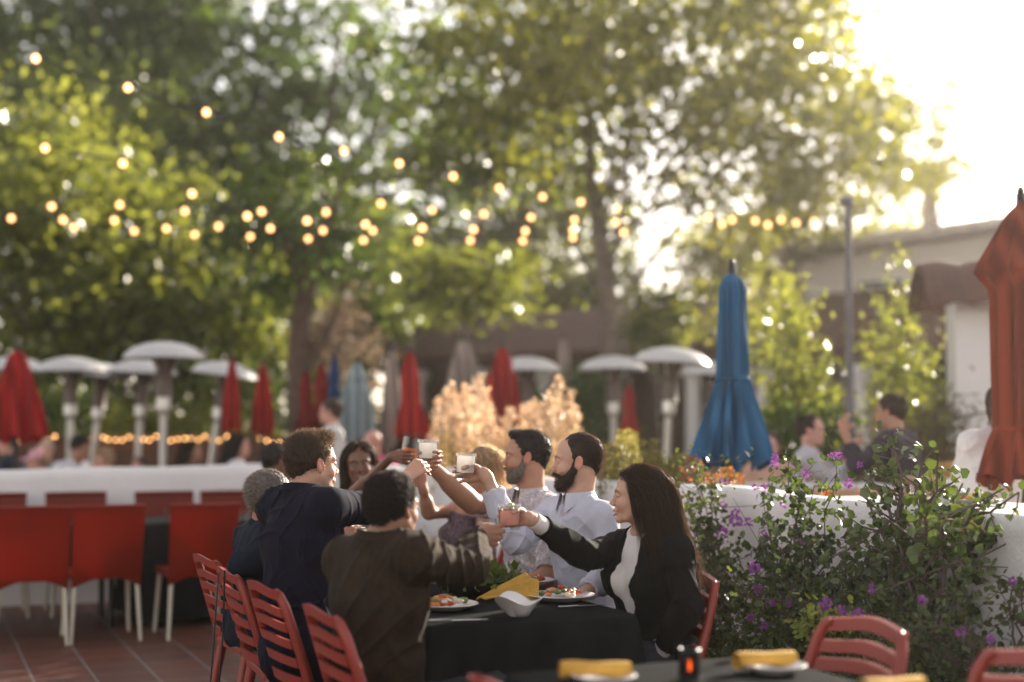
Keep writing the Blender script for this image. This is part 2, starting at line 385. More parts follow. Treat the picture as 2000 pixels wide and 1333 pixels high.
# ---------------------------------------------------------------- foliage
def leaves(P, size, rng, aspect=.55, shape='quad', tint=None, up=.0, fold=.25, dirs=None, jit=.35):
    """P (n,3) leaf positions -> vertices, faces, tint per vertex"""
    n = len(P); d = rng.normal(size=(n, 3)) if dirs is None else dirs + rng.normal(size=(n, 3)) * jit
    d[:, 2] -= up; d /= np.linalg.norm(d, axis=1)[:, None]
    a = rng.normal(size=(n, 3)); s = np.cross(d, a); s /= np.linalg.norm(s, axis=1)[:, None]; nn_ = np.cross(d, s)
    sz = size * rng.uniform(.6, 1.35, n)[:, None]; w = sz * aspect
    if shape == 'quad':
        T = [(0, 0, 0), (.5, .5, fold), (1, 0, 0), (.5, -.5, fold)]; Fq = [(0, 1, 2, 3)]
    elif shape == 'ivy':
        T = [(0, 0, 0), (.1, .55, .1), (.5, .32, .05), (.62, .62, .1), (1, 0, -.1), (.62, -.62, .1), (.5, -.32, .05), (.1, -.55, .1)]; Fq = [(0, 1, 2, 3), (0, 3, 4, 5), (0, 5, 6, 7)]
    else:
        T = [(0, 0, 0), (.22, .38, fold), (.62, .5, fold), (1, 0, 0), (.62, -.5, fold), (.22, -.38, fold)]; Fq = [(0, 1, 2, 3), (0, 3, 4, 5)]
    k = len(T); V = np.zeros((n, k, 3))
    for i, (x, y, z) in enumerate(T): V[:, i] = P + d * sz * x + s * w * y + nn_ * w * z
    Fq = np.array(Fq); Fa = (np.arange(n)[:, None, None] * k + Fq[None]).reshape(-1, Fq.shape[1])
    tt = rng.uniform(0, 1, n) if tint is None else np.clip(tint + rng.normal(0, .12, n), 0, 1)
    return V.reshape(-1, 3), Fa, np.repeat(tt, k)
def crown_points(c, r, ncl, per, rng, sp=.16, hollow=.35, gaps=None):
    c = np.array(c, float); r = np.array(r, float)
    u = rng.normal(size=(ncl, 3)); u /= np.linalg.norm(u, axis=1)[:, None]
    rad = rng.uniform(hollow ** 3, 1, ncl) ** (1 / 3.); C = c + u * rad[:, None] * r * rng.uniform(.8, 1.12, (ncl, 1))
    cs = rng.uniform(.5, 1.5, ncl); tint = np.clip(rng.normal(.5, .25, ncl), 0, 1)
    P = C[:, None] + rng.normal(size=(ncl, per, 3)) * (sp * r.mean() * cs)[:, None, None] * np.array([1.15, 1.15, .7])
    return P.reshape(-1, 3), np.repeat(tint, per), C
BARK = M('bark', (.16, .12, .095), .9, .35, 8, .6, 25, bd=.02)
BARKL = M('pale_bark', (.30, .25, .21), .9, .3, 8, .5, 25, bd=.02)
BARKD = M('dark_bark', (.09, .055, .04), .9, .35, 8, .6, 25, bd=.02)
G_SUN = leaf_mat('leaf_sunlit_green', (.065, .09, .02), (.20, .225, .055), .55, .3, spec=.8)  # lighter green for the sunlit trees, sunlight put into the leaf colour
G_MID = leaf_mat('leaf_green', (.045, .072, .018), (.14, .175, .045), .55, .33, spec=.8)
G_DRK = leaf_mat('leaf_dark_green', (.028, .058, .012), (.08, .125, .024), .48, .35)  # dark shrub green; on the tall back tree it puts shade into the colour
G_OLV = leaf_mat('leaf_olive', (.085, .10, .018), (.21, .22, .04), .58, .33, spec=.8)
G_DRY = leaf_mat('leaf_dry_pinkish', (.17, .125, .09), (.30, .235, .18), .45, .5, (1.3, 1.15, .95))
def tree(name, label, base, z_c, rad, ncl, per, size, m, seed, bark=BARK, tr=.18, limbs=9, sp=.16, group=None, cat='tree', trunk=None, hollow=.3, extra=None, shape='quad', aspect=.6, lk=.4):
    rng = np.random.default_rng(seed)
    t = thing(name, label, cat, (base[0], base[1], base[2] if len(base) > 2 else 0), 0, group)
    c = np.array([0, 0, z_c], float) + (np.array(extra) if extra is not None else 0)
    P, tint, C = crown_points(c, rad, ncl, per, rng, sp, hollow)
    keep = P[:, 2] > .03; P = P[keep]; tint = tint[keep]
    V, Fa, tt = leaves(P, size, rng, aspect, shape, tint)
    link_mesh('crown' if cat == 'tree' else 'foliage', np_mesh(V, Fa, attrs={'tint': tt}), m, t)
    mb = MB()
    tp = trunk if trunk is not None else [(0, 0, 0), (rng.normal() * .1, 0, z_c * .35), (c[0] * .5 + rng.normal() * .1, c[1] * .5, z_c * .75), tuple(c)]
    k = len(tp); mb.tube(tp, [tr * (1 - .75 * i / (k - 1)) * (1.25 if i == 0 else 1) for i in range(k)], 10)
    for i in range(limbs):
        e = C[rng.integers(len(C))]; f = rng.uniform(.45, .95); j = min(int(f * (k - 1)), k - 2); a = np.array(tp[j]) + (np.array(tp[j + 1]) - np.array(tp[j])) * (f * (k - 1) - j)
        mid = (a + e) / 2 + rng.normal(size=3) * .08 * np.linalg.norm(e - a) + np.array([0, 0, .05]); mb.tube([a, mid, e], [tr * lk, tr * lk * .6, tr * lk * .2], 7)
    mb.build('trunk' if cat == 'tree' else 'stems', bark, t)
    return t
TG = 'garden trees beyond the patio'
# left: sunlit bushy trees
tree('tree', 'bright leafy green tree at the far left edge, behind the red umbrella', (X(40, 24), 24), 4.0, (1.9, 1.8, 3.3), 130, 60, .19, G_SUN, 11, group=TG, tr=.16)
tree('tree', 'tall sunlit green tree second from the left, behind the heaters', (X(235, 26), 26), 3.7, (2.1, 1.8, 3.0), 130, 60, .19, G_SUN, 12, group=TG, tr=.16)
tree('tree', 'rounded sunlit tree behind the tilted heater, left of the dark trunk', (X(425, 25), 25), 2.9, (1.45, 1.5, 2.3), 110, 60, .18, G_SUN, 13, group=TG, tr=.14)
tree('tree', 'tall mid green tree rising behind the left string lights', (X(130, 33), 33), 6.6, (3.2, 2.4, 3.8), 120, 90, .2, G_MID, 14, group=TG, tr=.25, bark=BARKL)
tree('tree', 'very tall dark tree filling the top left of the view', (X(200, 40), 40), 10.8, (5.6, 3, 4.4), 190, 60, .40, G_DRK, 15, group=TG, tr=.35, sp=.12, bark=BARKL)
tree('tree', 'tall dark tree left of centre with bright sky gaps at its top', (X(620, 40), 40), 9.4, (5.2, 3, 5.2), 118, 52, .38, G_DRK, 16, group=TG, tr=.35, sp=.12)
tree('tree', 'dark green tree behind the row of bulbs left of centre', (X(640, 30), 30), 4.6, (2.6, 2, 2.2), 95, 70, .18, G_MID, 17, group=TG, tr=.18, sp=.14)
tree('tree', 'thin dark trunk tree standing among the red umbrellas left of centre', (X(582, 21), 21), 4.3, (1.3, 1.3, 1.4), 40, 60, .14, G_DRK, 18, bark=BARKD, group=TG, tr=.24, trunk=[(0, 0, 0), (.03, 0, 1.4), (-.05, 0, 2.6), (.1, 0, 4.2)])
tree('tree', 'dry pinkish leaved small tree beside the dark trunk', (X(655, 24), 24), 2.5, (.75, .7, 1.2), 60, 50, .10, G_DRY, 19, bark=BARKD, group=TG, tr=.07)
tree('tree', 'olive tree beyond the far roof at centre', (X(930, 44), 44), 5.2, (3.6, 2.4, 2.4), 110, 70, .22, G_OLV, 20, group=TG, tr=.3, sp=.13)
# centre: big tree with a pale forked trunk
Yc = 23.
tree('tree', 'big tree at centre with a pale leaning trunk and wide drooping crown', (X(1195, Yc), Yc), 7.5, (3.7, 2.6, 2.7), 155, 50, .22, G_OLV, 21, BARK, .24, 12, .12, TG, extra=(1.1, 0, 0), lk=.18,
     trunk=[(.02, 0, 0), (.0, 0, 1.5), (-.02, 0, 2.6), (-.05, 0, 3.6), (-.2, 0, 4.6), (-.35, 0, 5.6), (-.35, 0, 6.8)])
tree('tree', 'leafy crown spreading above the centre, left of the big pale trunk', (X(900, 27), 27), 7.7, (2.6, 2, 2.6), 100, 44, .24, G_MID, 22, BARK, .10, 8, .12, TG, extra=(.9, 0, .4), lk=.3)
tree('tree', 'low far tree seen under the big crown, left of the pale trunk', (X(1060, 38), 38), 5.6, (2.7, 2, 3.0), 110, 60, .26, G_SUN, 35, BARK, .2, 8, .13, TG)
tree('tree', 'far yellow green tree between the dark trunk and the big crown', (X(800, 36), 36), 4.6, (2.4, 2, 2.4), 90, 55, .26, G_SUN, 36, BARK, .2, 8, .13, TG)
tree('tree', 'far tree above the white columns, right of the pale trunk', (X(1500, 40), 40), 6.3, (3.2, 2, 1.5), 80, 60, .22, G_OLV, 37, BARK, .2, 8, .13, TG)
tree('tree', 'second spreading tree right of centre with yellowing leaves', (X(1560, 27), 27), 6.6, (2.5, 2, 2.1), 78, 44, .21, G_OLV, 23, BARK, .16, 12, .13, TG, extra=(.1, 0, 0))
tree('tree', 'small drooping bright green tree between the big trunk and the blue umbrella', (X(1288, 20), 20), 3.0, (.45, .45, .62), 36, 55, .11, G_SUN, 24, BARK, .05, 6, .2, TG)
tree('tree', 'hazy thin tree at the far right below the bright sky', (X(1900, 60), 60), 6.8, (4.6, 2, 3.2), 80, 60, .35, G_OLV, 25, BARKL, .3, 10, .13, TG)
tree('tree', 'distant tree right of the white building, against the glow', (X(1740, 70), 70), 8.5, (2.8, 2, 4.2), 60, 60, .38, G_OLV, 26, BARKL, .3, 10, .13, TG)
tree('tree', 'distant pale green tree at the right edge behind the arch', (X(2080, 48), 48), 5.2, (3.4, 2, 2.6), 80, 60, .3, G_OLV, 27, BARKL, .3, 10, .13, TG)
tree('tree', 'tall mid green tree right of the far left one, against the hill', (X(-160, 30), 30), 5, (2.8, 2, 4.4), 120, 80, .2, G_MID, 28, BARK, .25, 10, .14, TG)
tree('tree', 'sparse wispy branches against the bright sky at the top right', (X(1830, 30), 30), 8.4, (2.1, 1.5, 1.6), 34, 13, .2, G_OLV, 38, BARK, .12, 9, .2, TG, lk=.2)
tree('tree', 'low drooping pale green tree in front of the long brown roof', (X(930, 24.5), 24.5), 3.9, (1.5, 1, .75), 42, 34, .17, G_SUN, 39, BARK, .08, 6, .2, TG, lk=.3)
tree('tree', 'small airy tree in front of the white columns right of the blue umbrella', (X(1455, 19), 19), 3.1, (.7, .6, .8), 26, 26, .12, G_OLV, 40, BARK, .05, 6, .2, TG, lk=.3)
# palms at right: tall bare hazy trunks
def palm(px, Y, h, seed, label):
    rng = np.random.default_rng(seed); t = thing('palm_tree', label, 'palm', (X(px, Y), Y, 0), 0, 'tall palms at right')
    mb = MB(); mb.tube([(0, 0, 0), (.1, 0, h * .5), (.3, 0, h)], [.28, .2, .16], 10); mb.build('trunk', BARKL, t)
    Vs, Fs, Ts = [], [], []; b = 0
    for i in range(26):
        a = rng.uniform(0, 2 * math.pi); e = rng.uniform(-.3, 1.1); L = rng.uniform(1.6, 2.3)
        k = np.linspace(.1, 1, 16); dx = np.cos(e) * k * L; dz = np.sin(e) * k * L - .9 * k ** 2.2 * L * .7
        pts = np.stack([.3 + dx * math.cos(a), dx * math.sin(a), h + dz], 1); pp = np.repeat(pts, 4, 0)
        dr = np.tile(np.array([[-math.sin(a), math.cos(a), -.5], [math.sin(a), -math.cos(a), -.5]]), (32, 1)) + np.array([math.cos(a), math.sin(a), 0]) * .5
        V, Fa, tt = leaves(pp, .5, rng, .09, 'quad', dirs=dr, jit=.15); Vs.append(V); Fs.append(Fa + b); Ts.append(tt); b += len(V)
    link_mesh('crown', np_mesh(np.concatenate(Vs), np.concatenate(Fs), attrs={'tint': np.concatenate(Ts)}), G_OLV, t)
palm(1800, 40, 8.6, 31, 'tall hazy palm with a pale trunk behind the tiled arch')
palm(1478, 46, 8.0, 34, 'leaning palm behind the blue umbrella, above the white building')

# hedges and shrubs around the terraces
SG = 'shrubs round the terraces'
def shrub(label, px, Y, w, h, m, seed, size=.08, ncl=60, per=50, dy=None, z0=0, sp=.2, shape='hex', name='shrub', asp=.6):
    return tree(name, label, (X(px, Y), Y, z0), h * .52, (w / 2, dy or w / 2, h * .5), ncl, per, size, m, seed, BARK, .03, 8, sp, SG, 'shrub', hollow=.1, shape=shape, aspect=asp)
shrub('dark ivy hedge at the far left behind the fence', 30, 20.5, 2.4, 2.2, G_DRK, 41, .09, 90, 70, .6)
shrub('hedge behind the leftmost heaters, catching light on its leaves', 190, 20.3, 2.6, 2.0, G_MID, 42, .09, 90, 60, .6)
shrub('pale flowering hedge behind the tallest left heater', 300, 19.2, 1.8, 1.75, G_OLV, 43, .08, 80, 50, .4)
shrub('hedge with pale seed heads right of the tallest left heater', 425, 19.4, 1.5, 1.8, G_SUN, 44, .08, 70, 50, .4)
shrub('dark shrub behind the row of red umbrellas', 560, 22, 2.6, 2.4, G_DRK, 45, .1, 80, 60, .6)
shrub('olive shrub behind the pale blue umbrella', 740, 24, 2.4, 1.9, G_OLV, 46, .1, 70, 50, .6)
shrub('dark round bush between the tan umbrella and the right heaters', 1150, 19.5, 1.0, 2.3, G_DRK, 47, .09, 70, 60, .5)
shrub('tall climbing vine right of the blue umbrella with pale blossoms', 1548, 13.6, .52, 2.55, G_SUN, 48, .07, 70, 30, .25, .3, .22)
shrub('dark shrub at the foot of the tall vine behind the grey shirt woman', 1565, 12.9, 1.15, 1.3, G_DRK, 49, .07, 70, 50, .35, .3, .18)
shrub('slender climbing vine right of the thin pole, glittering in the sun', 1755, 13.8, .40, 2.8, G_SUN, 50, .065, 60, 26, .2, .3, .2)
shrub('brownish grass-like bush behind the man in the dark tee', 1815, 12.4, 1.2, 1.35, leaf_mat('bush_brown_green', (.06, .05, .025), (.14, .11, .05), .5), 51, .11, 70, 55, .4, .3, asp=.15)
shrub('green bush seen through the white arch', 1935, 15, 1.2, 1.9, G_SUN, 52, .08, 60, 50, .4, .3)
shrub('low bush behind the left heater row near the fence', 100, 19.0, 1.2, 1.5, G_MID, 53, .08, 50, 50, .3)
ORG = leaf_mat('leaf_orange_pink', (.42, .32, .19), (.88, .72, .58), .5, .4, (1.2, 1.0, .8))
YEL = leaf_mat('leaf_yellow_green', (.28, .24, .08), (.74, .60, .30), .5, .35, (1.25, 1.1, .7))
def spire_bush(label, spikes, m_low, m_top, seed, size=.032):
    """upright spikes of small leaves, paler or pink at their tips"""
    rng = np.random.default_rng(seed); bx, by, _ = spikes[0]
    t = thing('flowering_bush', label, 'bush', (bx, by, 0), 0)
    lo, hi, tl, th_ = [], [], [], []; mb = MB()
    for x, y, h in spikes:
        n = 380; k = rng.uniform(.0, 1, n) ** .75; w = .13 * (1 - k) ** .6 + .028
        a = rng.uniform(0, 6.28, n); rr = w * rng.uniform(.2, 1, n)
        p = np.stack([x - bx + rr * np.cos(a), y - by + rr * np.sin(a), .35 + (h - .35) * k], 1)
        top = k > .55 + .3 * rng.uniform(); hi.append(p[top]); lo.append(p[~top])
        mb.tube([((x - bx) * .7, (y - by) * .7, 0), (x - bx, y - by, h * .6), (x - bx, y - by, h - .05)], [.012, .008, .004], 5)
    for nm, pts, m in (('foliage', lo, m_low), ('flower_spikes', hi, m_top)):
        P = np.concatenate(pts); V, Fa, tt = leaves(P, size, rng, .6, 'hex', up=-.8); link_mesh(nm, np_mesh(V, Fa, attrs={'tint': tt}), m, t)
    mb.build('stems', BARK, t); return t
rs = random.Random(5)
def spk(px0, px1, Y0, Y1, ytops, n):
    out = []
    for i in range(n):
        px = px0 + (px1 - px0) * (i + rs.uniform(.1, .9)) / n; Y = rs.uniform(Y0, Y1); yt = np.interp(px, *zip(*ytops)) + rs.uniform(-14, 75)
        out.append((X(px, Y), Y, float(W(px, yt, Y)[2])))
    return out
spire_bush('glowing orange and pink bush behind the bearded men', spk(838, 1005, 11.3, 12.6, [(835, 800), (880, 762), (940, 745), (975, 800), (1010, 800)], 34) , YEL, ORG, 61)
spire_bush('smaller orange and pink bush right of the floral shirt man', spk(1010, 1125, 10.6, 11.8, [(1010, 820), (1050, 770), (1090, 742), (1125, 755)], 18), YEL, ORG, 62)
YG = leaf_mat('leaf_lime', (.14, .13, .05), (.27, .24, .11), .5, .4, (1.5, 1.4, .6))
spire_bush('yellow green bush behind the woman with long dark hair', spk(1165, 1330, 8.6, 9.6, [(1165, 850), (1200, 832), (1250, 868), (1330, 880)], 44), YG, YG, 63, .026)
spire_bush('bush with reddish tips below the blue umbrella', spk(1325, 1440, 7.9, 8.5, [(1325, 900), (1380, 915), (1440, 930)], 24), G_SUN, leaf_mat('leaf_red_tip', (.12, .10, .03), (.35, .12, .07), .45, .4), 64, .024)
# ---------------------------------------------------------------- furniture and things
CREAM = M('cream_metal', (.55, .5, .4), .4, .1)
REDW = wave_cloth('red_woven_plastic', (.33, .030, .008), 22, 'Y', .5, .55, .4)
REDR = M('red_resin', (.26, .032, .020), .42, .12, 5, .1, 200, transl=.0)
CLOTH = M('black_tablecloth', (.014, .015, .015), .9, .2, 10, .25, 30, spec=.02)
DARKM = M('dark_metal', (.03, .03, .032), .45, .1, metal=.6)
# woven chair: faces +x
def woven_chair(label):
    t = thing('woven_chair', label, 'chair', group='red woven chairs at the left tables')
    H = .9
    def back(u, v):   # u across, v up
        y = (u - .5) * .47 * (1 - .05 * (1 - v)); z = .36 + v * (H - .36); cut = .07 * (1 - v) ** 6 * math.sin(u * math.pi)
        x = -.21 - .1 * v - .03 * math.sin(u * math.pi); return (x, y, z + cut)
    mb = MB(); mb.grid(back, 16, 14, lambda u, v: (-.02, 0, 0)); b = mb.build('backrest', REDW, t)
    mb = MB(); mb.tube([back(u, 1) for u in np.linspace(0, 1, 13)], .017, 8); mb.build('top_roll', REDW, b)
    mb = MB(); mb.grid(lambda u, v: (-.2 + u * .44, (v - .5) * .45, .455 - .02 * math.sin(u * 3.14) * math.sin(v * 3.14)), 8, 8, lambda u, v: (0, 0, -.04)); mb.build('seat', REDW, t)
    for sx, sy in ((-1, -1), (-1, 1), (1, -1), (1, 1)):
        mb = MB(); mb.tube([(sx * .2 - .01, sy * .2, .44), (sx * .235 - (.03 if sx < 0 else 0), sy * .225, 0)], [.017, .012], 8); mb.build('leg', CREAM, t)
    return t
wc = woven_chair('red woven chair at far left, its back glowing in the sun')
ang = PHI + math.pi / 2
front = [(70, 9.62), (205, 9.8), (385, 9.98)]
fl = ['red woven chair at far left, its back glowing in the sun', 'second red woven chair from the left, back to the camera', 'red woven chair just left of the slatted chairs, back to the camera']
for i, (px, Y) in enumerate(front):
    o = wc if i == 0 else dup(wc, (0, 0, 0), 0, fl[i]); o.location = (X(px, Y), Y, 0); o.rotation_euler = (0, 0, ang + (-.06, .02, .03)[i])
bl = ['red woven chair against the white wall, cut by the left edge', 'red woven chair against the white wall, second from left', 'red woven chair against the white wall behind the glass jars', 'red woven chair against the wall behind the grey haired diner']
for i, (px, Y) in enumerate([(0, 10.95), (163, 11.15), (340, 11.3), (470, 11.45)]):
    o = dup(wc, (X(px, Y), Y, .02), ang + math.pi + .02 * i, bl[i])
    o.location.z = 0
# tables with cloth to near the floor
def cloth_table(label, cl_label, s0, s1, t0, t1, drop=.68, seed=1, rz=PHI, g='black cloth covered tables', corner=None):
    cs, ct = (s0 + s1) / 2, (t0 + t1) / 2; c = S(cs, ct); w, d = s1 - s0, t1 - t0
    t = thing('dining_table', label, 'table', c, rz, g)
    mb = MB(); mb.box((0, 0, .722), (w - .04, d - .04, .035)); mb.build('tabletop', DARKM, t, False, bevel=.004)
    for sx in (-1, 1):
        for sy in (-1, 1):
            mb = MB(); mb.tube([(sx * (w / 2 - .12), sy * (d / 2 - .12), 0), (sx * (w / 2 - .12), sy * (d / 2 - .12), .705)], .022, 8); mb.build('leg', DARKM, t)
    r_ = random.Random(seed); ph = [r_.uniform(0, 6) for _ in range(8)]
    # cloth: top plus skirt with soft folds
    ring = []; n = 34; m_ = 20
    ring += [(-w / 2 + w * i / n, -d / 2) for i in range(n)] + [(w / 2, -d / 2 + d * i / m_) for i in range(m_)] + [(w / 2 - w * i / n, d / 2) for i in range(n)] + [(-w / 2, d / 2 - d * i / m_) for i in range(m_)]
    V = []; K = len(ring); rows = [(0, 0, .9), (0, 0, 1.0), (.004, -.008, 1), (.01, -.03, 1), (.012, -.15 * drop, 1), (.012, -.4 * drop, 1), (.014, -.7 * drop, 1), (.015, -drop, 1)]
    rows = [(0, .0, s_) for s_ in (0.02, .35, .7)] + rows
    for j, (o_, dz, sc) in enumerate(rows):
        for i, (x, y) in enumerate(ring):
            a = 2 * math.pi * i / K; lower = max(0, -dz) / drop
            fold = lower * (.028 * math.sin(9 * a + ph[0]) + .02 * math.sin(17 * a + ph[1]) + .012 * math.sin(31 * a + ph[2]))
            cor = min(abs(abs(x) - w / 2), abs(abs(y) - d / 2)); dc = math.hypot(abs(x) - w / 2, abs(y) - d / 2)
            cf = math.exp(-(dc / .12) ** 2) * lower
            l = math.hypot(x, y) + 1e-6; out = o_ + fold + cf * .06
            nx = (x / (w / 2)); ny = (y / (d / 2)); ex = 1 if abs(nx) > .999 else 0; ey = 1 if abs(ny) > .999 else 0
            V.append((x * sc + math.copysign(out, x) * ex, y * sc + math.copysign(out, y) * ey, .744 + dz - cf * .1 * (drop < .5)))
    Fc = [(j * K + i, (j + 1) * K + i, (j + 1) * K + (i + 1) % K, j * K + (i + 1) % K) for j in range(len(rows) - 1) for i in range(K)]
    Fc += [tuple(range(K))]
    cm = MB(); cm.add(V, Fc); o = cm.build('tablecloth', CLOTH); o.location = c; o.rotation_euler = (0, 0, rz)
    md = o.modifiers.new('s', 'SUBSURF'); md.levels = 1; md.render_levels = 1
    tag(o, cl_label, 'tablecloth', 'black tablecloths'); return t
def st(x, y): p = np.array([x, y]); return float(p @ N2), float(p @ D2)
sA, tA = st(X(275, 10.35), 10.35)
cloth_table('dining table at left between the red woven chairs, under a floor length cloth', 'black floor length cloth on the table beside the grey haired diner', sA, sA + 1.7, tA - .1, tA + .72, .7, 2)
cloth_table('dining table at the far left edge, behind two red woven chairs', 'black cloth with a hanging corner on the far left table', sA - 2.1, sA - .06, tA - .1, tA + .72, .3, 3)
# group table and the near table
L_ = 2.6
s_, t_ = st(.08, 5.065)
cloth_table('dining table of the toasting group', 'black cloth over the table of the toasting group, draped at the near corner', s_ - .41, s_ + .41, t_, t_ + L_, .5, 4)
s2, t2 = st(.36, 4.125)
cloth_table('empty dining table in the near foreground', 'grey black cloth over the near table with the napkins', s2 - .41, s2 + .41, t2 - 1.1, t2 + .0, .4, 5)

def slat_chair(label, group='red slatted chairs'):
    t = thing('slatted_chair', label, 'chair', group=group)
    def back(u, v):   # u across -1..1, v up 0..1 from seat
        x = -.2 - .12 * v - .035 * (1 - u * u); y = u * .225 * (1 - .1 * v ** 3); z = .45 + v * .4 - .03 * (1 - math.cos(u * math.pi)) * .35 * v; return np.array((x, y, z))
    mb = MB()
    def strip(u0, u1, v0, v1, n=14):
        mb.grid(lambda a, b: back(u0 + (u1 - u0) * a, v0 + (v1 - v0) * b), n, 2, lambda a, b: (-.018, 0, .004))
    strip(-.97, .97, .905, 1.0)
    for v in (.12, .30, .48, .64, .78): strip(-.9, .9, v - .045 * (1 if v > .2 else 1.4), v + .045)
    for s in (-1, 1):
        mb.tube([back(s * .95, -.05) + np.array((.0, 0, 0)), back(s * .97, .3), back(s * .97, .6), back(s * .96, .85), back(s * .9, .96), back(s * .8, .985)], [.021, .019, .018, .018, .017, .015], 8)
    mb.build('backrest', REDR, t)
    mb = MB(); mb.grid(lambda a, b: (-.22 + a * .45, (b - .5) * .45 * (1 - .08 * (1 - a)), .45 - .02 * math.sin(a * 3.1) * math.sin(b * 3.1)), 8, 8, lambda a, b: (0, 0, -.035)); mb.build('seat', REDR, t, bevel=.006)
    for sx, sy in ((-1, -1), (-1, 1), (1, -1), (1, 1)):
        mb = MB(); mb.tube([(sx * .19, sy * .2, .44), (sx * .21 - (.02 if sx < 0 else 0), sy * .21, .22), (sx * .235 - (.04 if sx < 0 else 0), sy * .225, 0)], [.024, .02, .015], 8); mb.build('leg', REDR, t)
    return t
sc0 = slat_chair('red slatted chair nearest the camera in the left row, under the brown jacket man')
SP = [(-.585, 4.62, PHI, None),
      (-.90, 5.36, PHI + .05, 'red slatted chair behind the navy polo man, next to the brown jacket man'),
      (-1.13, 5.88, PHI - .04, 'red slatted chair third in the left row, beside the dark bag'),
      (-1.36, 6.5, PHI + .06, 'empty red slatted chair farthest back in the left row'),
      (.68, 5.63, PHI + math.pi, 'red slatted chair under the woman in the black jacket'),
      (1.02, 4.26, PHI + math.pi, 'empty red slatted chair at the near table in front of the flowers'),
      (1.30, 3.62, PHI + math.pi - .03, 'red slatted chair cut by the bottom right corner'),
      (.01, 3.24, PHI, 'red slatted chair at the bottom centre, left of the near table'),
      (.50, 6.36, PHI + math.pi, 'red slatted chair under the man in the light blue shirt'),
      (.27, 6.98, PHI + math.pi, 'red slatted chair under the man in the floral shirt'),
      (.03, 7.58, PHI + math.pi, 'red slatted chair under the woman in the purple halter top'),
      (-.82, 8.35, PHI - math.pi / 2, 'red slatted chair under the smiling woman at the far end')]
for i, (x, y, a, lb) in enumerate(SP):
    o = sc0 if i == 0 else dup(sc0, (0, 0, 0), 0, lb); k = .3; o.location = (x + k * math.cos(a), y + k * math.sin(a), 0); o.rotation_euler = (0, 0, a)

# ---- patio heaters
STEEL = M('brushed_steel', (.62, .60, .57), .35, .06, 3, metal=.75)
CAPM = M('pale_enamel', (.55, .54, .53), .35, .05, 3, metal=.2)
BURN = M('burner_mesh', (.10, .075, .06), .5, .2, 40, metal=.4)
def heater(label):
    t = thing('patio_heater', label, 'heater', group='mushroom patio heaters')
    mb = MB(); mb.lathe([(0, 2.3), (.08, 2.297), (.2, 2.275), (.31, 2.235), (.385, 2.175), (.41, 2.13), (.405, 2.125), (.36, 2.14), (.2, 2.19), (0, 2.2)], 40); mb.build('reflector', CAPM, t)
    mb = MB(); mb.lathe([(.05, 2.17), (.125, 2.15), (.13, 2.11), (.085, 2.04), (.08, 1.76), (.09, 1.74), (.0, 1.73)], 24); mb.build('burner', BURN, t)
    mb = MB(); mb.lathe([(.075, 1.99), (.072, 1.62), (.045, 1.6), (.038, 1.55), (.036, .8)], 20); mb.build('post', STEEL, t)
    mb = MB(); mb.lathe([(.036, .84), (.2, .8), (.215, .76), (.22, .08), (.27, .05), (.27, 0), (0, 0)], 24); mb.build('base', STEEL, t)
    for k in range(3):
        a = k * 2.094; mb = MB(); mb.tube([(.09 * math.cos(a), .09 * math.sin(a), 2.0), (.16 * math.cos(a), .16 * math.sin(a), 2.2)], .007, 6); mb.build('bracket', STEEL, t)
    return t
h0 = heater('tallest pale patio heater at left, its post crossing the white wall top')
HT = [(320, 14.3, 1.0, 0, 0, None), (138, 16.4, .98, 0, 0, 'patio heater with a wide pale cap, second from left'), (166, 17.2, .97, .1, 0, 'slim lit patio heater leaning beside the second cap from left'),
      (262, 16.9, .98, .05, 0, 'patio heater with its cap half hidden by the tallest one'), (390, 16.6, .97, .14, 0, 'patio heater with a tilted white cap left of the first red umbrella of the row'),
      (22, 17.2, 1.0, 0, 0, 'patio heater behind the leftmost red umbrella'), (1028, 16.8, .99, 0, 0, 'patio heater in front of the red umbrella, behind the orange bush'),
      (1200, 17.0, 1.0, .02, 0, 'patio heater with a warm glowing burner left of the large right one'), (1290, 14.6, .985, .05, 0, 'large pale patio heater right of the long haired woman, left of the blue umbrella'),
      (1388, 18.5, 1.0, 0, 0, 'patio heater mostly hidden behind the blue umbrella')]
for i, (px, Y, s, tilt, _, lb) in enumerate(HT):
    o = h0 if i == 0 else dup(h0, (0, 0, 0), 0, lb); o.location = (X(px, Y), Y, 0); o.rotation_euler = (0, tilt, .3 * i); o.scale = (s, s, s)
    if i and tilt > .04: o.rotation_euler = (0, tilt, 0)

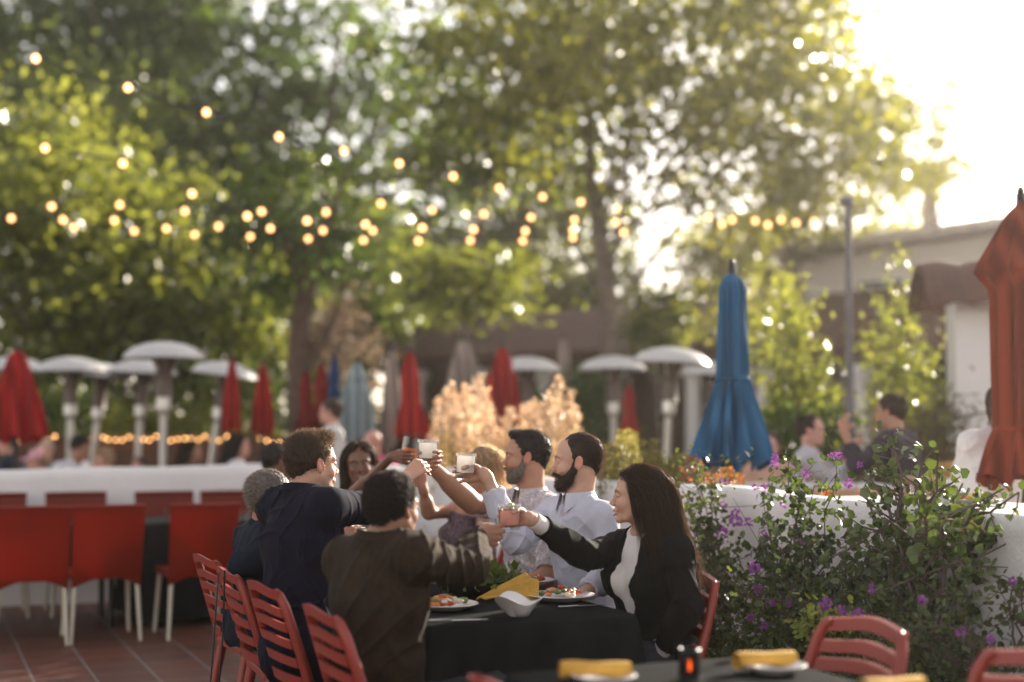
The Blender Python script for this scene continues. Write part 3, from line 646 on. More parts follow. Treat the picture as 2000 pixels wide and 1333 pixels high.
# ---- closed umbrellas
def umbrella(label, px, Y, ytop, ybot, rbase, m, cat_g='closed umbrellas', tie=.62, top=.35, flare=1.0, z0=0, seed=1, polec=None, n=8, waist=.55, up_=.6, fe=.7, fam=.09):
    zt = float(W(px, ytop, Y)[2]); zb = float(W(px, ybot, Y)[2]); H = zt - zb; r_ = random.Random(seed)
    t = thing('closed_umbrella', label, 'umbrella', (X(px, Y), Y, z0), r_.uniform(0, 1), cat_g)
    zt -= z0; zb -= z0
    prof = []; K = 34
    for i in range(K + 1):
        v = i / K; z = zt - H * v
        if v < .04: r = .02 + v * 1.2 * top * rbase / .35
        elif v < top: r = rbase * (.25 + (up_ - .25) * ((v - .04) / (top - .04)) ** 1.0)
        elif v < tie: r = rbase * (up_ + (waist - up_) * min(1, (v - top) / (tie - top) * (8 if up_ > .9 else 1)))
        else:
            q_ = (v - tie) / (1 - tie); r = rbase * (waist + (flare - waist) * q_ ** fe)
        prof.append((r, z))
    ph = [r_.uniform(0, 6) for _ in range(6)]
    def fn(r, z, a, i):
        v = i / K; am = (fam + .14 * max(0, (v - tie) / (1 - tie)) ** .7) if v > .06 else .03
        f = 1 + am * math.cos(n * a + ph[0] + .6 * math.sin(v * 5 + ph[1])) + .4 * am * math.cos((2 * n + 3) * a + ph[2])
        zz = z
        if i == K: zz = z + .05 * math.cos(n * a + ph[0]) * flare
        return r * f, zz
    mb = MB(); mb.lathe(prof, 96, fn=fn); mb.lathe([(max(.02, prof[-1][0] * .9), zb + .02), (.03, zb + .12)], 96, fn=lambda r, z, a, i: fn(r, z, a, K - 1))
    mb.build('canopy', m, t)
    pm_ = polec or DARKM
    mb = MB(); mb.tube([(0, 0, 0), (0, 0, zt + .02)], .024, 10); mb.build('pole', pm_, t)
    mb = MB(); mb.lathe([(0, zt + .06), (.014, zt + .052), (.02, zt + .03), (.012, zt + .012), (.026, zt), (.0, zt - .01)], 12); mb.build('finial', pm_, t)
    mb = MB(); zz = zt - H * tie; rt = rbase * waist * 1.06; mb.lathe([(rt, zz - .02), (rt + .01, zz), (rt, zz + .02)], 32); mb.build('tie_strap', m, t)
    mb = MB(); mb.lathe([(.26, 0), (.26, .06), (.24, .08), (.04, .1), (.035, .3)], 20); mb.build('base', DARKM, t)
    return t
def canvas(name, c, tr=.12): return wave_cloth(name, c, 3, 'X', .2, tr, .85, .2)
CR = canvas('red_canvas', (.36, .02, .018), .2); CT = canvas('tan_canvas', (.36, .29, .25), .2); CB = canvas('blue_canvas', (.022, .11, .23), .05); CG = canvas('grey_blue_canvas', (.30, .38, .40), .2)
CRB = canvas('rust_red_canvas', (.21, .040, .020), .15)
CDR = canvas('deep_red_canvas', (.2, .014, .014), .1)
umbrella('closed red umbrella at the far left, flared wide at the hem', 32, 13.2, 682, 858, .24, CR, tie=.3, waist=.5, seed=2)
umbrella('slim closed red umbrella, first of the row right of the tilted heater', 453, 15.5, 697, 842, .11, CR, seed=3, waist=.8, flare=.9)
umbrella('bright red closed umbrella, second of the row', 513, 16, 708, 846, .12, CR, seed=4, waist=.9, flare=.9)
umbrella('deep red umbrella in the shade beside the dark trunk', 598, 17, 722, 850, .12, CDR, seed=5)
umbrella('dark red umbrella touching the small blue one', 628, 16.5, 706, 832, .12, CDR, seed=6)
umbrella('small navy blue closed umbrella behind the standing woman', 653, 17.5, 692, 800, .10, canvas('navy_canvas', (.02, .06, .17)), seed=7)
umbrella('pale grey blue closed umbrella right of the standing woman', 697, 14, 706, 862, .17, CG, tie=.2, waist=.55, seed=8, flare=.95)
umbrella('tall tan closed umbrella left of the leaning red one', 766, 14.5, 682, 878, .13, CT, seed=9, waist=.8)
umbrella('leaning red umbrella bunched at the hem, left of the orange bush', 815, 13.5, 684, 850, .145, CR, seed=10, waist=.6).rotation_euler = (0, -.035, 0)
umbrella('tan umbrella spread like a cone behind the orange bush', 905, 17, 664, 800, .24, CT, tie=.1, waist=.25, seed=11)
umbrella('wide red closed umbrella behind the heater above the bearded man', 981, 15.5, 676, 830, .19, CR, tie=.2, waist=.55, seed=12)
umbrella('pale tan umbrella far behind, right of the centre heater', 1102, 20, 658, 790, .15, CT, seed=13)
umbrella('narrow red umbrella between the two right heaters', 1229, 16, 748, 850, .10, CR, seed=14)
umbrella('large blue closed umbrella standing over the right terrace', 1432, 9.0, 524, 905, .225, CB, tie=.57, waist=.42, seed=15, flare=1.0, z0=.3, top=.1, n=11, up_=.34, fe=1.05, fam=.13)
umbrella('large rust red closed umbrella cut by the right edge', 2002, 7.5, 386, 942, .23, CRB, tie=.82, waist=.66, seed=16, flare=.95, z0=.3, top=.26, n=9, up_=.98, fam=.10)

# ---- string lights
CORD = M('black_cord', (.02, .02, .02), .6)
BULB = emit_mat('warm_bulb', (1.0, .44, .17), 2.3); SOCK = M('bulb_socket', (.04, .035, .03), .5)
def bulb_string(label, pts, r, sag, group, rb=.5, bm=BULB):
    t = thing('string_light', label, 'string lights', tuple(pts[0]), 0, group); o0 = np.array(pts[0]); mb = MB()
    P = [np.array(p) - o0 + np.array((0, 0, r * 1.6)) for p in pts]; path = []
    for i in range(len(P) - 1):
        for k in range(4): u = k / 4; path.append(P[i] * (1 - u) + P[i + 1] * u - np.array((0, 0, sag * 4 * u * (1 - u))))
    path.append(P[-1]); mb.tube(path, .010 if r > .03 else .004, 5); mb.build('cord', CORD, t)
    b = MB(); b.lathe([(0, -r), (r * .6, -r * .8), (r, 0), (r * .8, r * .6), (r * .3, r * 1.1), (0, r * 1.15)], 12)
    s = MB(); s.lathe([(r * .42, r * .9), (r * .42, r * 1.6), (0, r * 1.65)], 8); first = None
    for p in P:
        q = p - np.array((0, 0, r * 1.6))
        if first is None: fb = b.build('bulb', bm, t); fs = s.build('socket', SOCK, t); first = True
        else: fb = fb.copy(); COL.objects.link(fb); fs = fs.copy(); COL.objects.link(fs)
        fb.parent = t; fs.parent = t; fb.location = q; fs.location = q
BG = 'strings of warm bulbs above the patio'
def spx(lst, Y0, Y1):
    # depth interpolated so that equal real spacing gives the photo's shrinking spacing
    n = len(lst); return [W(px, py, Y0 + (Y1 - Y0) * (i / (n - 1)) ** 1.15) for i, (px, py) in enumerate(lst)]
bulb_string('highest string of warm bulbs, sloping down from the top left corner', spx([(70, 115), (250, 172), (403, 220), (545, 268), (672, 295), (780, 320), (885, 345), (975, 368), (1060, 385), (1135, 395), (1205, 408)], 12, 19.5), .034, .08, BG)
bulb_string('second string of bulbs, starting at the left edge below the highest', spx([(88, 290), (240, 320), (375, 379), (483, 423), (600, 432), (714, 439), (825, 446), (925, 449), (1026, 452), (1119, 450), (1218, 455)], 14, 19.5), .036, .05, BG)
bulb_string('string of bulbs level with the top of the umbrellas row, upper of the low ones', spx([(101, 404), (234, 401), (361, 413), (511, 414), (637, 415), (744, 398), (844, 411), (945, 419), (1037, 425), (1122, 430), (1203, 435)], 17, 19.8), .036, .05, BG)
bulb_string('long low string of bulbs running level from the left edge to the big trunk', spx([(22, 427), (123, 430), (223, 431), (325, 447), (427, 443), (528, 447), (631, 451), (728, 451), (817, 471), (919, 470), (1021, 471), (1119, 465)], 18, 20), .036, .05, BG)
bulb_string('lowest short string of bulbs at left', spx([(145, 445), (262, 452), (380, 459), (489, 463), (602, 467), (710, 470)], 19, 20), .036, .05, BG)
bulb_string('string of bulbs right of the big trunk, over the blue umbrella', spx([(1280, 438), (1327, 428), (1383, 425), (1410, 438), (1430, 430), (1475, 432), (1500, 440), (1525, 430), (1555, 436), (1590, 433)], 19, 21), .036, .03, BG)
FB = emit_mat('fairy_bulb', (1.0, .5, .17), 3.0)
fairy = [(40, 862), (68, 861), (82, 853), (95, 859), (107, 853), (175, 860), (189, 857), (202, 855), (211, 859), (226, 860), (239, 860), (252, 854), (266, 858), (280, 859), (292, 860), (305, 853), (334, 861), (347, 858), (361, 857), (373, 857), (387, 860), (400, 853), (414, 861), (428, 861), (443, 853), (508, 857), (521, 861), (532, 866), (546, 865)]
def fair(px, py):
    # on the camera side of the fence
    k = (px - 1000) / F; y = (FT - .12) / (k * D2[0] + D2[1]); return W(px, py, y)
bulb_string('string of small fairy lights draped along the top of the wooden fence', [fair(*p) for p in fairy], .014, .02, 'fairy lights on the fence', bm=FB)

# ---- tableware
PORC = M('white_porcelain', (.78, .76, .74), .2, .03, spec=.6); YN = M('yellow_napkin', (.55, .31, .05), .85, .15, 20, .3, 60)
GLASS = glass_mat('clear_glass'); BLKB = M('black_ceramic', (.02, .02, .02), .25, .1)
def plate(label, x, y, z=.745, r=.125, oval=1.0, group='white dinner plates'):
    t = thing('plate', label, 'plate', (x, y, z), 0, group); mb = MB()
    mb.lathe([(0, .006), (r * .6, .006), (r * .72, .012), (r, .024), (r + .003, .022), (r * .72, .006), (r * .6, 0), (0, 0)], 36); o = mb.build('dish', PORC, t); o.scale = (oval, 1, 1); return t
FOODM = [M('food_orange', (.62, .22, .06), .5, .3, 60), M('food_green', (.13, .2, .04), .5, .4, 60), M('food_white', (.7, .62, .5), .5, .2, 60), M('food_red', (.45, .08, .03), .5, .3, 60)]
def food(t, r, seed, n=26, z=.02, mats=FOODM):
    rng = np.random.default_rng(seed)
    for k, m in enumerate(mats):
        mb = MB()
        for i in range(n // len(mats) + 1):
            a = rng.uniform(0, 6.28); q = r * rng.uniform(0, 1) ** .5; c = (q * math.cos(a), q * math.sin(a), z + .022 * (1 - q / r) + rng.uniform(0, .01)); s_ = rng.uniform(.009, .02); ax = rng.uniform(0, 6.28)
            mb.lathe([(0, -s_ * .6), (s_ * .7, -s_ * .35), (s_, 0), (s_ * .7, s_ * .4), (0, s_ * .55)], 8, c, fn=lambda r_, z_, a_, i_: (r_ * (1 + .35 * math.cos(2 * a_ + ax) + .15 * math.sin(5 * a_)), z_))
        mb.build('food', m, t)['kind'] = 'stuff'
def at(px, py, z=.745):
    d = W(px, py, 1.0) - np.array([0, 0, CAMH]); k = (z - CAMH) / d[2]; return d[0] * k, d[1] * k
p = at(868, 1190); t = plate('white plate of shrimp and salad in front of the brown jacket man', *p); food(t, .085, 1, 40)
p = at(1095, 1172); t = plate('white plate with orange food in front of the woman in the black jacket', *p, r=.135); food(t, .075, 2, 34)
p = at(1028, 1142); t = plate('white plate with food in front of the light blue shirt man', *p, r=.12); food(t, .07, 3, 30)
# serving bowl with salad
p = at(938, 1160); t = thing('serving_bowl', 'large black serving bowl of green salad in the middle of the table', 'bowl', (*p, .745))
mb = MB(); mb.lathe([(0, .01), (.1, .012), (.15, .03), (.185, .06), (.19, .062), (.17, .03), (.11, 0), (0, 0)], 40); mb.build('bowl', BLKB, t)
rng = np.random.default_rng(4); P = rng.normal(size=(380, 3)) * (.075, .075, .018) + (0, 0, .065); V, Fa, tt = leaves(P, .045, rng, .7, 'hex'); link_mesh('salad', np_mesh(V, Fa, attrs={'tint': tt}), G_MID, t)['kind'] = 'stuff'; food(t, .1, 9, 24, .045)
# wavy bowl
p = at(1013, 1203); t = thing('wavy_bowl', 'small white bowl with a wavy rim at the near side of the table', 'bowl', (*p, .745))
mb = MB(); mb.lathe([(0, .008), (.03, .01), (.055, .035), (.088, .062), (.091, .061), (.06, .03), (.035, 0), (0, 0)], 48, fn=lambda r, z, a, i: (r * (1 + (.12 * math.cos(3 * a + .5) if r > .05 else 0)), z + (.016 * math.cos(3 * a + .5) if r > .05 else 0))); mb.build('bowl', PORC, t)
def napkin_cone(label, px, py):
    x, y = at(px, py); t = thing('napkin', label, 'napkin', (x, y, .746), .3, 'yellow cloth napkins'); mb = MB()
    mb.grid(lambda u, v: (-.13 + .2 * v + .02 * math.sin(u * 9), (u - .5) * (.03 + .13 * v), .012 + .085 * v * math.sin(math.pi * u) ** .7 + .006 * math.sin(u * 20 + v * 4)), 24, 12, lambda u, v: (0, 0, -.004)); mb.build('cloth', YN, t); return t
napkin_cone('yellow cloth napkin folded into a cone beside the salad bowl', 1002, 1172)
def napkin_roll(label, px, py, rz, L=.19):
    x, y = at(px, py, .77); t = thing('napkin', label, 'napkin', (x, y, .777), rz, 'yellow cloth napkins'); mb = MB()
    mb.grid(lambda u, v: ((u - .5) * L, (.024 + .002 * math.sin(u * 11)) * math.cos(v * 7.2) * (1 - .03 * v), (.019 + .003 * math.sin(u * 8 + 1)) * math.sin(v * 7.2) + .004 * math.sin(u * 5)), 24, 30, lambda u, v: (0, 0, -.002)); mb.build('cloth', YN, t)
    t2 = plate(label.replace('rolled yellow napkin', 'white plate under the yellow napkin'), x + .02, y - .03, .7455, .085)
napkin_roll('rolled yellow napkin at the bottom edge, left side of the near table', 1163, 1312, .15)
napkin_roll('rolled yellow napkin right of the candle on the near table', 1495, 1292, .42)
napkin_roll('rolled yellow napkin before the near empty chair, at the bottom edge', 1745, 1345, .5)
SILV = M('cutlery_steel', (.6, .6, .6), .25, .02, metal=1)
def knife(label, px, py, rz):
    x, y = at(px, py); t = thing('knife', label, 'cutlery', (x, y, .747), rz, 'table knives'); mb = MB(); mb.tube([(-.1, 0, .003), (-.02, 0, .004)], [.006, .005], 8, .6); mb.build('handle', SILV, t)
    mb = MB(); mb.tube([(-.02, 0, .003), (.06, .002, .003), (.11, .004, .002)], [.009, .009, .003], 8, .15); mb.build('blade', SILV, t)
knife('table knife beside the shrimp plate', 893, 1214, .2); knife('table knife right of the orange food plate', 1138, 1186, .35)
# candle jar
x, y = at(1347, 1328, .745); t = thing('candle_jar', 'glowing tea light in a dark metal lantern on the near table', 'candle', (x, y, .745)); t.scale = (.64, .64, .8)
mb = MB(); mb.lathe([(.036, 0), (.04, .004), (.041, .1), (.038, .1), (.037, .006), (0, .006)], 24); mb.build('jar', glass_mat('amber_glass', (.35, .18, .12)), t)
mb = MB(); mb.lathe([(.043, .088), (.045, .1), (.04, .104), (.036, .1)], 24); mb.lathe([(.043, 0), (.045, .012), (.04, .014)], 24)
for k in range(10): a = k * .628; mb.tube([(.043 * math.cos(a), .043 * math.sin(a), .01), (.043 * math.cos(a), .043 * math.sin(a), .09)], .0035, 5)
mb.build('holder', DARKM, t)
mb = MB(); mb.lathe([(0, .03), (.02, .03), (.02, .008), (0, .008)], 16); mb.build('wax', M('wax', (.7, .5, .3), .6), t)
mb = MB(); mb.lathe([(0, .028), (.006, .034), (.009, .044), (.005, .058), (0, .07)], 12); mb.build('flame', emit_mat('flame', (1, .45, .12), 6), t)
# jars on the left table
def tumbler(label, loc, r=.036, h=.09, liquid=None, lz=.7, group='glasses on the left table', cat='glass', name='drinking_glass', tilt=(0, 0), lime=False, rimsalt=False):
    t = thing(name, label, cat, tuple(loc), 0, group); t.rotation_euler = (tilt[0], tilt[1], 0)
    mb = MB(); mb.lathe([(0, 0), (r * .92, 0), (r * .98, .008), (r, h), (r - .0025, h), (r * .95 - .002, .016), (0, .013)], 32); mb.build('glass', GLASS, t)
    if liquid:
        mb = MB(); mb.lathe([(0, .0145), (r * .93 - .003, .017), (r * .97 - .003, h * lz), (0, h * lz)], 28); mb.build('drink', liquid, t)
    if lime:
        mb = MB(); mb.lathe([(0, -.011), (.006, -.010), (.011, -.006), (.0135, 0), (.011, .006), (.006, .010), (0, .011)], 20, (r * .1, -r * .2, h * .95)); mb.build('lime_wedge', M('lime_' + name, (.30, .38, .12), .4, .2, 40), t)
    if rimsalt:
        rng = np.random.default_rng(3); m2 = MB()
        for k in range(260):
            a = rng.uniform(0, 6.28); m2.box((r * math.cos(a), r * math.sin(a), h - rng.uniform(0, .012)), (.002, .002, .0018))
        m2.build('salt_rim', M('salt', (.8, .8, .78), .5, .05), t, False)
    return t
for px, py, Y, lb in ((330, 1003, 10.6, 'small glass jar on the left table, left one'), (392, 1003, 10.9, 'small glass jar behind the red woven chair nearest the group'), (476, 1005, 10.45, 'small glass jar beside the grey haired diner')):
    p = W(px, py, Y); tumbler(lb, (p[0], p[1], .745), .035, .085)
# bag hanging on the chair
t = thing('shoulder_bag', 'black shoulder bag hanging by its strap from a slatted chair', 'bag', (-1.19, 5.62, 0))
mb = MB(); mb.grid(lambda u, v: (-.05 * math.sin(u * math.pi) - .01, (u - .5) * .2, .06 + v * .2 + .01 * math.sin(u * 6)), 12, 8, lambda u, v: (.07, 0, 0)); mb.build('bag_body', M('black_leather', (.015, .015, .017), .45), t, bevel=.01)
mb = MB(); mb.tube([(.02, -.08, .26), (.03, -.03, .6), (.04, .0, .85), (.06, .02, .86), (.05, .05, .6), (.02, .08, .26)], .004, 6); mb.build('strap', M('bag_strap', (.015, .015, .017), .5), t)
# ---------------------------------------------------------------- people: smooth blended volumes turned into one surface
class Vol:
    def __init__(s, lo, hi, h):
        s.lo = np.asarray(lo, float); s.h = h; s.n = np.ceil((np.asarray(hi) - s.lo) / h).astype(int) + 1
        s.F = np.full(s.n, .25, np.float32)
    def _sl(s, lo, hi):
        a = np.clip(np.floor((lo - s.lo) / s.h).astype(int), 0, s.n); b = np.clip(np.ceil((hi - s.lo) / s.h).astype(int) + 1, 0, s.n)
        sl = tuple(slice(a[i], b[i]) for i in range(3))
        g = [(s.lo[i] + s.h * np.arange(a[i], b[i])).astype(np.float32) for i in range(3)]
        return sl, g[0][:, None, None], g[1][None, :, None], g[2][None, None, :]
    def put(s, fn, lo, hi, k, sub=False):
        m = k + 3 * s.h; sl, x, y, z = s._sl(np.asarray(lo) - m, np.asarray(hi) + m)
        A = s.F[sl]
        if A.size == 0: return
        d = fn(x, y, z)
        if sub:
            d = -d; q = np.clip((k - np.abs(A - d)) / k, 0, 1) if k > 0 else 0; s.F[sl] = np.maximum(A, d) + q * q * k * .25
        else:
            q = np.clip((k - np.abs(A - d)) / k, 0, 1) if k > 0 else 0; s.F[sl] = np.minimum(A, d) - q * q * k * .25
    def cap(s, a, b, ra, rb=None, k=.02, sub=False):
        a = np.asarray(a, float); b = np.asarray(b, float); rb = ra if rb is None else rb; ba = b - a; L = ba @ ba + 1e-9
        def fn(x, y, z):
            h = np.clip(((x - a[0]) * ba[0] + (y - a[1]) * ba[1] + (z - a[2]) * ba[2]) / L, 0, 1)
            return np.sqrt((x - a[0] - h * ba[0]) ** 2 + (y - a[1] - h * ba[1]) ** 2 + (z - a[2] - h * ba[2]) ** 2) - (ra + (rb - ra) * h)
        r = max(ra, rb); s.put(fn, np.minimum(a, b) - r, np.maximum(a, b) + r, k, sub)
    def ell(s, c, r, R=None, k=.02, sub=False):
        c = np.asarray(c, float); r = np.asarray(r, float); R = np.eye(3) if R is None else np.asarray(R)
        def fn(x, y, z):
            X_, Y_, Z_ = x - c[0], y - c[1], z - c[2]; k0 = 0; k1 = 0
            for i in range(3):
                l = R[i][0] * X_ + R[i][1] * Y_ + R[i][2] * Z_; k0 = k0 + (l / r[i]) ** 2; k1 = k1 + (l / r[i] ** 2) ** 2
            k0 = np.sqrt(k0); k1 = np.sqrt(k1) + 1e-6; return k0 * (k0 - 1) / k1
        m = r.max(); s.put(fn, c - m, c + m, k, sub)
    def clip(s, p, n, k=.0):
        """remove the side n points to"""
        p = np.asarray(p, float); n = nrm(n)
        x = (s.lo[0] + s.h * np.arange(s.n[0])).astype(np.float32)[:, None, None]; y = (s.lo[1] + s.h * np.arange(s.n[1])).astype(np.float32)[None, :, None]; z = (s.lo[2] + s.h * np.arange(s.n[2])).astype(np.float32)[None, None, :]
        s.F = np.maximum(s.F, (x - p[0]) * n[0] + (y - p[1]) * n[1] + (z - p[2]) * n[2])
    def surf(s):
        F = s.F; Sg = F < 0
        C = [(i, j, k) for i in (0, 1) for j in (0, 1) for k in (0, 1)]
        def sh(A, c): return A[c[0]:A.shape[0] - 1 + c[0], c[1]:A.shape[1] - 1 + c[1], c[2]:A.shape[2] - 1 + c[2]]
        cnt = np.zeros(np.array(F.shape) - 1, np.int8)
        for c in C: cnt += sh(Sg, c)
        mix = (cnt > 0) & (cnt < 8); I = np.argwhere(mix)
        if not len(I): return np.zeros((0, 3)), np.zeros((0, 4), int)
        idx = np.full(mix.shape, -1, np.int32); idx[mix] = np.arange(len(I))
        val = np.stack([sh(F, c)[mix] for c in C], 1); Ca = np.array(C, float)
        acc = np.zeros((len(I), 3)); num = np.zeros(len(I))
        for a in range(8):
            for b in range(a + 1, 8):
                if abs(Ca[a] - Ca[b]).sum() != 1: continue
                x = (val[:, a] < 0) != (val[:, b] < 0); t = val[x, a] / (val[x, a] - val[x, b])
                acc[x] += Ca[a] + t[:, None] * (Ca[b] - Ca[a]); num[x] += 1
        V = s.lo + s.h * (I + acc / num[:, None]); Q = []
        for ax in range(3):
            o = [i for i in range(3) if i != ax]
            lo_ = [slice(None)] * 3; hi_ = [slice(None)] * 3; lo_[ax] = slice(0, -1); hi_[ax] = slice(1, None)
            A, B = Sg[tuple(lo_)], Sg[tuple(hi_)]; E = np.argwhere(A != B)
            E = E[(E[:, o[0]] > 0) & (E[:, o[1]] > 0) & (E[:, o[0]] < mix.shape[o[0]]) & (E[:, o[1]] < mix.shape[o[1]])]
            ins = A[tuple(E.T)]
            def g(d0, d1):
                e = E.copy(); e[:, o[0]] -= d0; e[:, o[1]] -= d1; return idx[tuple(e.T)]
            q = np.stack([g(1, 1), g(0, 1), g(0, 0), g(1, 0)], 1)
            fl = ins if ax != 1 else ~ins
            q[~fl] = q[~fl][:, ::-1]; Q.append(q)
        return V, np.concatenate(Q)
def vnormals(V, Q):
    n = np.cross(V[Q[:, 2]] - V[Q[:, 0]], V[Q[:, 3]] - V[Q[:, 1]]); N = np.zeros_like(V)
    for i in range(4):
        for a in range(3): N[:, a] += np.bincount(Q[:, i], n[:, a], len(V))
    return N / (np.linalg.norm(N, axis=1)[:, None] + 1e-12)
def wob(P, freq, seed):
    """cheap smooth warped noise in -1..1"""
    r = np.random.default_rng(seed); o = 0
    W1 = P + .35 / freq * np.stack([np.sin(P @ r.normal(size=3) * freq + r.uniform(0, 6)) for _ in range(3)], 1) * 2
    for i in range(5):
        o = o + np.sin(W1 @ nrm(r.normal(size=3)) * freq * r.uniform(.7, 1.8) + r.uniform(0, 6))
    return o / 3.

def uvsphere(c, r, n=12, m=8):
    V = [(0, 0, 1)] + [(math.sin(math.pi * j / m) * math.cos(2 * math.pi * i / n), math.sin(math.pi * j / m) * math.sin(2 * math.pi * i / n), math.cos(math.pi * j / m)) for j in range(1, m) for i in range(n)] + [(0, 0, -1)]
    Q = [(1 + j * n + i, 1 + (j + 1) * n + i, 1 + (j + 1) * n + (i + 1) % n, 1 + j * n + (i + 1) % n) for j in range(m - 2) for i in range(n)]
    e = len(V) - 1; Q += [(0, 1 + i, 1 + (i + 1) % n, 0) for i in range(n)] + [(e, 1 + (m - 2) * n + (i + 1) % n, 1 + (m - 2) * n + i, e) for i in range(n)]
    return np.array(V) * np.array(r) + np.array(c), [q if len(set(q)) == 4 else q for q in Q]

HC = np.array([0, -.015, .035]); HR = np.array([.074, .092, .082])     # skull
def seg_d(P, pts):
    d = np.full(len(P), 9.)
    for a, b in zip(pts[:-1], pts[1:]):
        a = np.array(a); b = np.array(b); ba = b - a; h = np.clip((P - a) @ ba / (ba @ ba), 0, 1); d = np.minimum(d, np.linalg.norm(P - a - h[:, None] * ba, axis=1))
    return d
def head_mesh(neck, fem=False, smile=.6, brow=.8, stub=0, h=.0026, nose=1.0, lipc=.8, makeup=False, openm=.0, bald=False):
    v = Vol((-.1, -.14, min(-.16, neck[2] - .07)), (.1, .15, .135), h)
    jw = .046 if fem else .051
    v.ell(HC, HR, k=.0)
    v.ell((0, .032, .012), (.060, .058, .088), k=.03)
    v.ell((0, .026, -.055), (jw, .056, .052), k=.035)
    v.cap((-.012, .071, -.096), (.012, .071, -.096), .0165 if fem else .019, k=.022)
    for s in (-1, 1):
        v.ell((s * .037, .054, -.032), (.021, .026, .022 + .004 * smile), k=.022)          # cheek
        v.cap((s * .012, .083, .02), (s * .046, .07, .021), .010 if fem else .0125, .009, k=.015)   # brow ridge
        v.cap((s * .05, .0, -.045), (s * .036, .04, -.084), .014, .013, k=.03)            # jaw line
    for s in (-1, 1): v.ell((s * .030, .098, .002), (.018, .017, .013), k=.014, sub=True)
    n = nose
    nt = .0095 if fem else .0112
    v.cap((0, .086, .014), (0, .101, -.027), .0068, .0085, k=.012)
    v.ell((0, .1015 + .007 * n, -.0315), (nt, nt, nt * .92), k=.009)
    for s in (-1, 1): v.ell((s * .0125, .0985, -.037), (.0075, .0095, .007), k=.006)
    for s in (-1, 1): v.ell((s * .0055, .107, -.043), (.003, .004, .0028), k=.002, sub=True)
    cz = -.066 + .008 * smile; cy_ = .080 - .003 * smile; cw = .024 + .010 * smile
    v.ell((0, .085, -.068), (.026, .0125, .02), k=.015)
    up = [(-cw, cy_, cz), (-.012, .0925, -.0628 + .002 * openm), (0, .0955, -.0632 + .002 * openm), (.012, .0925, -.0628 + .002 * openm), (cw, cy_, cz)]
    gap = .0035 + .0115 * openm
    lw = [(-cw, cy_, cz), (-.013, .0895, -.068 - gap), (0, .092, -.070 - gap), (.013, .0895, -.068 - gap), (cw, cy_, cz)]
    for P_, r in ((up, .0042), (lw, .0048)):
        for a, b in zip(P_[:-1], P_[1:]): v.cap(a, b, r if abs(a[0]) < .02 else r * .5, r if abs(b[0]) < .02 else r * .5, k=.006)
    md = [((a[0] + b[0]) / 2 * .93, (a[1] + b[1]) / 2 + .004, (a[2] + b[2]) / 2 - .0005) for a, b in zip(up, lw)]
    gr = .0012 + .0042 * openm
    for a, b in zip(md[:-1], md[1:]): v.cap(a, b, gr if abs(a[0]) < .02 else .0008, gr if abs(b[0]) < .02 else .0008, k=.002, sub=True)
    if openm > .1: v.ell((0, .088, -.0665 - gap * .35), (.0185, .017, .0012 + .0062 * openm), k=.002, sub=True)
    v.cap((-.02, .0875, -.085), (.02, .0875, -.085), .004, k=.01, sub=True)
    for s in (-1, 1):                                                                 # smile folds
        v.cap((s * .021, .094, -.042), (s * .036, .078, -.066), .0022 * smile + .0005, k=.009, sub=True)
        v.ell((s * .0305, .0765, .001), (.0148, .0148, .0125), k=.004)                    # eyelids
        v.ell((s * .0305, .094, -.0005 - .0014 * smile), (.0138, .012, .0044 - .001 * smile), k=.002, sub=True)
        E = np.array([[1, s * .25, 0], [-s * .25, 1, .15], [0, -.15, 1]]); E = np.array([nrm(e) for e in E])
        v.ell((s * .0795, -.006, -.004), (.0075, .0175, .031), E, k=.006)                   # ear
        v.ell((s * .087, -.002, .001), (.0055, .0095, .016), E, k=.004, sub=True)
        v.cap((s * .083, .009, -.004), (s * .080, .010, -.02), .003, .004, k=.004)
        v.cap((s * .0, -.03, -.045), (s * .0, -.03, -.05), .04, k=.02)
    nr = .049 if fem else .059
    v.cap((0, -.022, -.045), neck, nr, nr * 1.06, k=.03)
    if not fem: v.ell((0, .035, -.125), (.012, .012, .014), k=.02)
    V, Q = v.surf()
    A = {k_: np.zeros(len(V)) for k_ in ('lips', 'blush', 'hairy')}
    fy = V[:, 1] > .04
    tp_ = 1 - .55 * np.clip(np.abs(V[:, 0]) / cw, 0, 1) ** 2; ld = np.minimum(seg_d(V, up) - .0066 * tp_, seg_d(V, lw) - .0074 * tp_)
    A['lips'] = np.clip(-ld / .0015 + .5, 0, 1) * lipc
    A['blush'] = np.clip(np.exp(-((np.abs(V[:, 0]) - .04) ** 2 + (V[:, 1] - .065) ** 2 + (V[:, 2] + .033) ** 2) / .0004) * .55 + np.exp(-(V[:, 0] ** 2 + (V[:, 1] - .115) ** 2 + (V[:, 2] + .034) ** 2) / .0002) * .4 + (np.abs(V[:, 0]) > .08) * .5, 0, 1)
    for s in (-1, 1):
        d = seg_d(V * (1, .35, 1), [(s * .012, .034, .0175), (s * .03, .032, .025), (s * .05, .025, .017)])
        A['hairy'] = np.maximum(A['hairy'], np.clip((.0048 - d) / .002, 0, 1) * brow * (V[:, 1] > .05))
        lash = np.abs(((V[:, 0] - s * .0305) / .0148) ** 2 + ((V[:, 2] + .0005 + .0014 * smile) / .0050) ** 2 - 1) < (.42 if makeup else .3)
        A['hairy'] = np.maximum(A['hairy'], (lash & (V[:, 2] > -.001) & (V[:, 1] > .07)) * (.95 if makeup else .6))
    if stub:
        m = np.clip((-.038 - V[:, 2] + np.where(V[:, 1] > .075, -.006, 0)) / .01, 0, 1) * np.clip((V[:, 1] + .0) / .02, 0, 1) * np.clip((V[:, 2] + .125) / .02, 0, 1)
        A['hairy'] = np.maximum(A['hairy'], m * stub * (A['lips'] < .2) * (.75 + .25 * wob(V, 300, 5)))
    mi = np.zeros(len(Q), int)
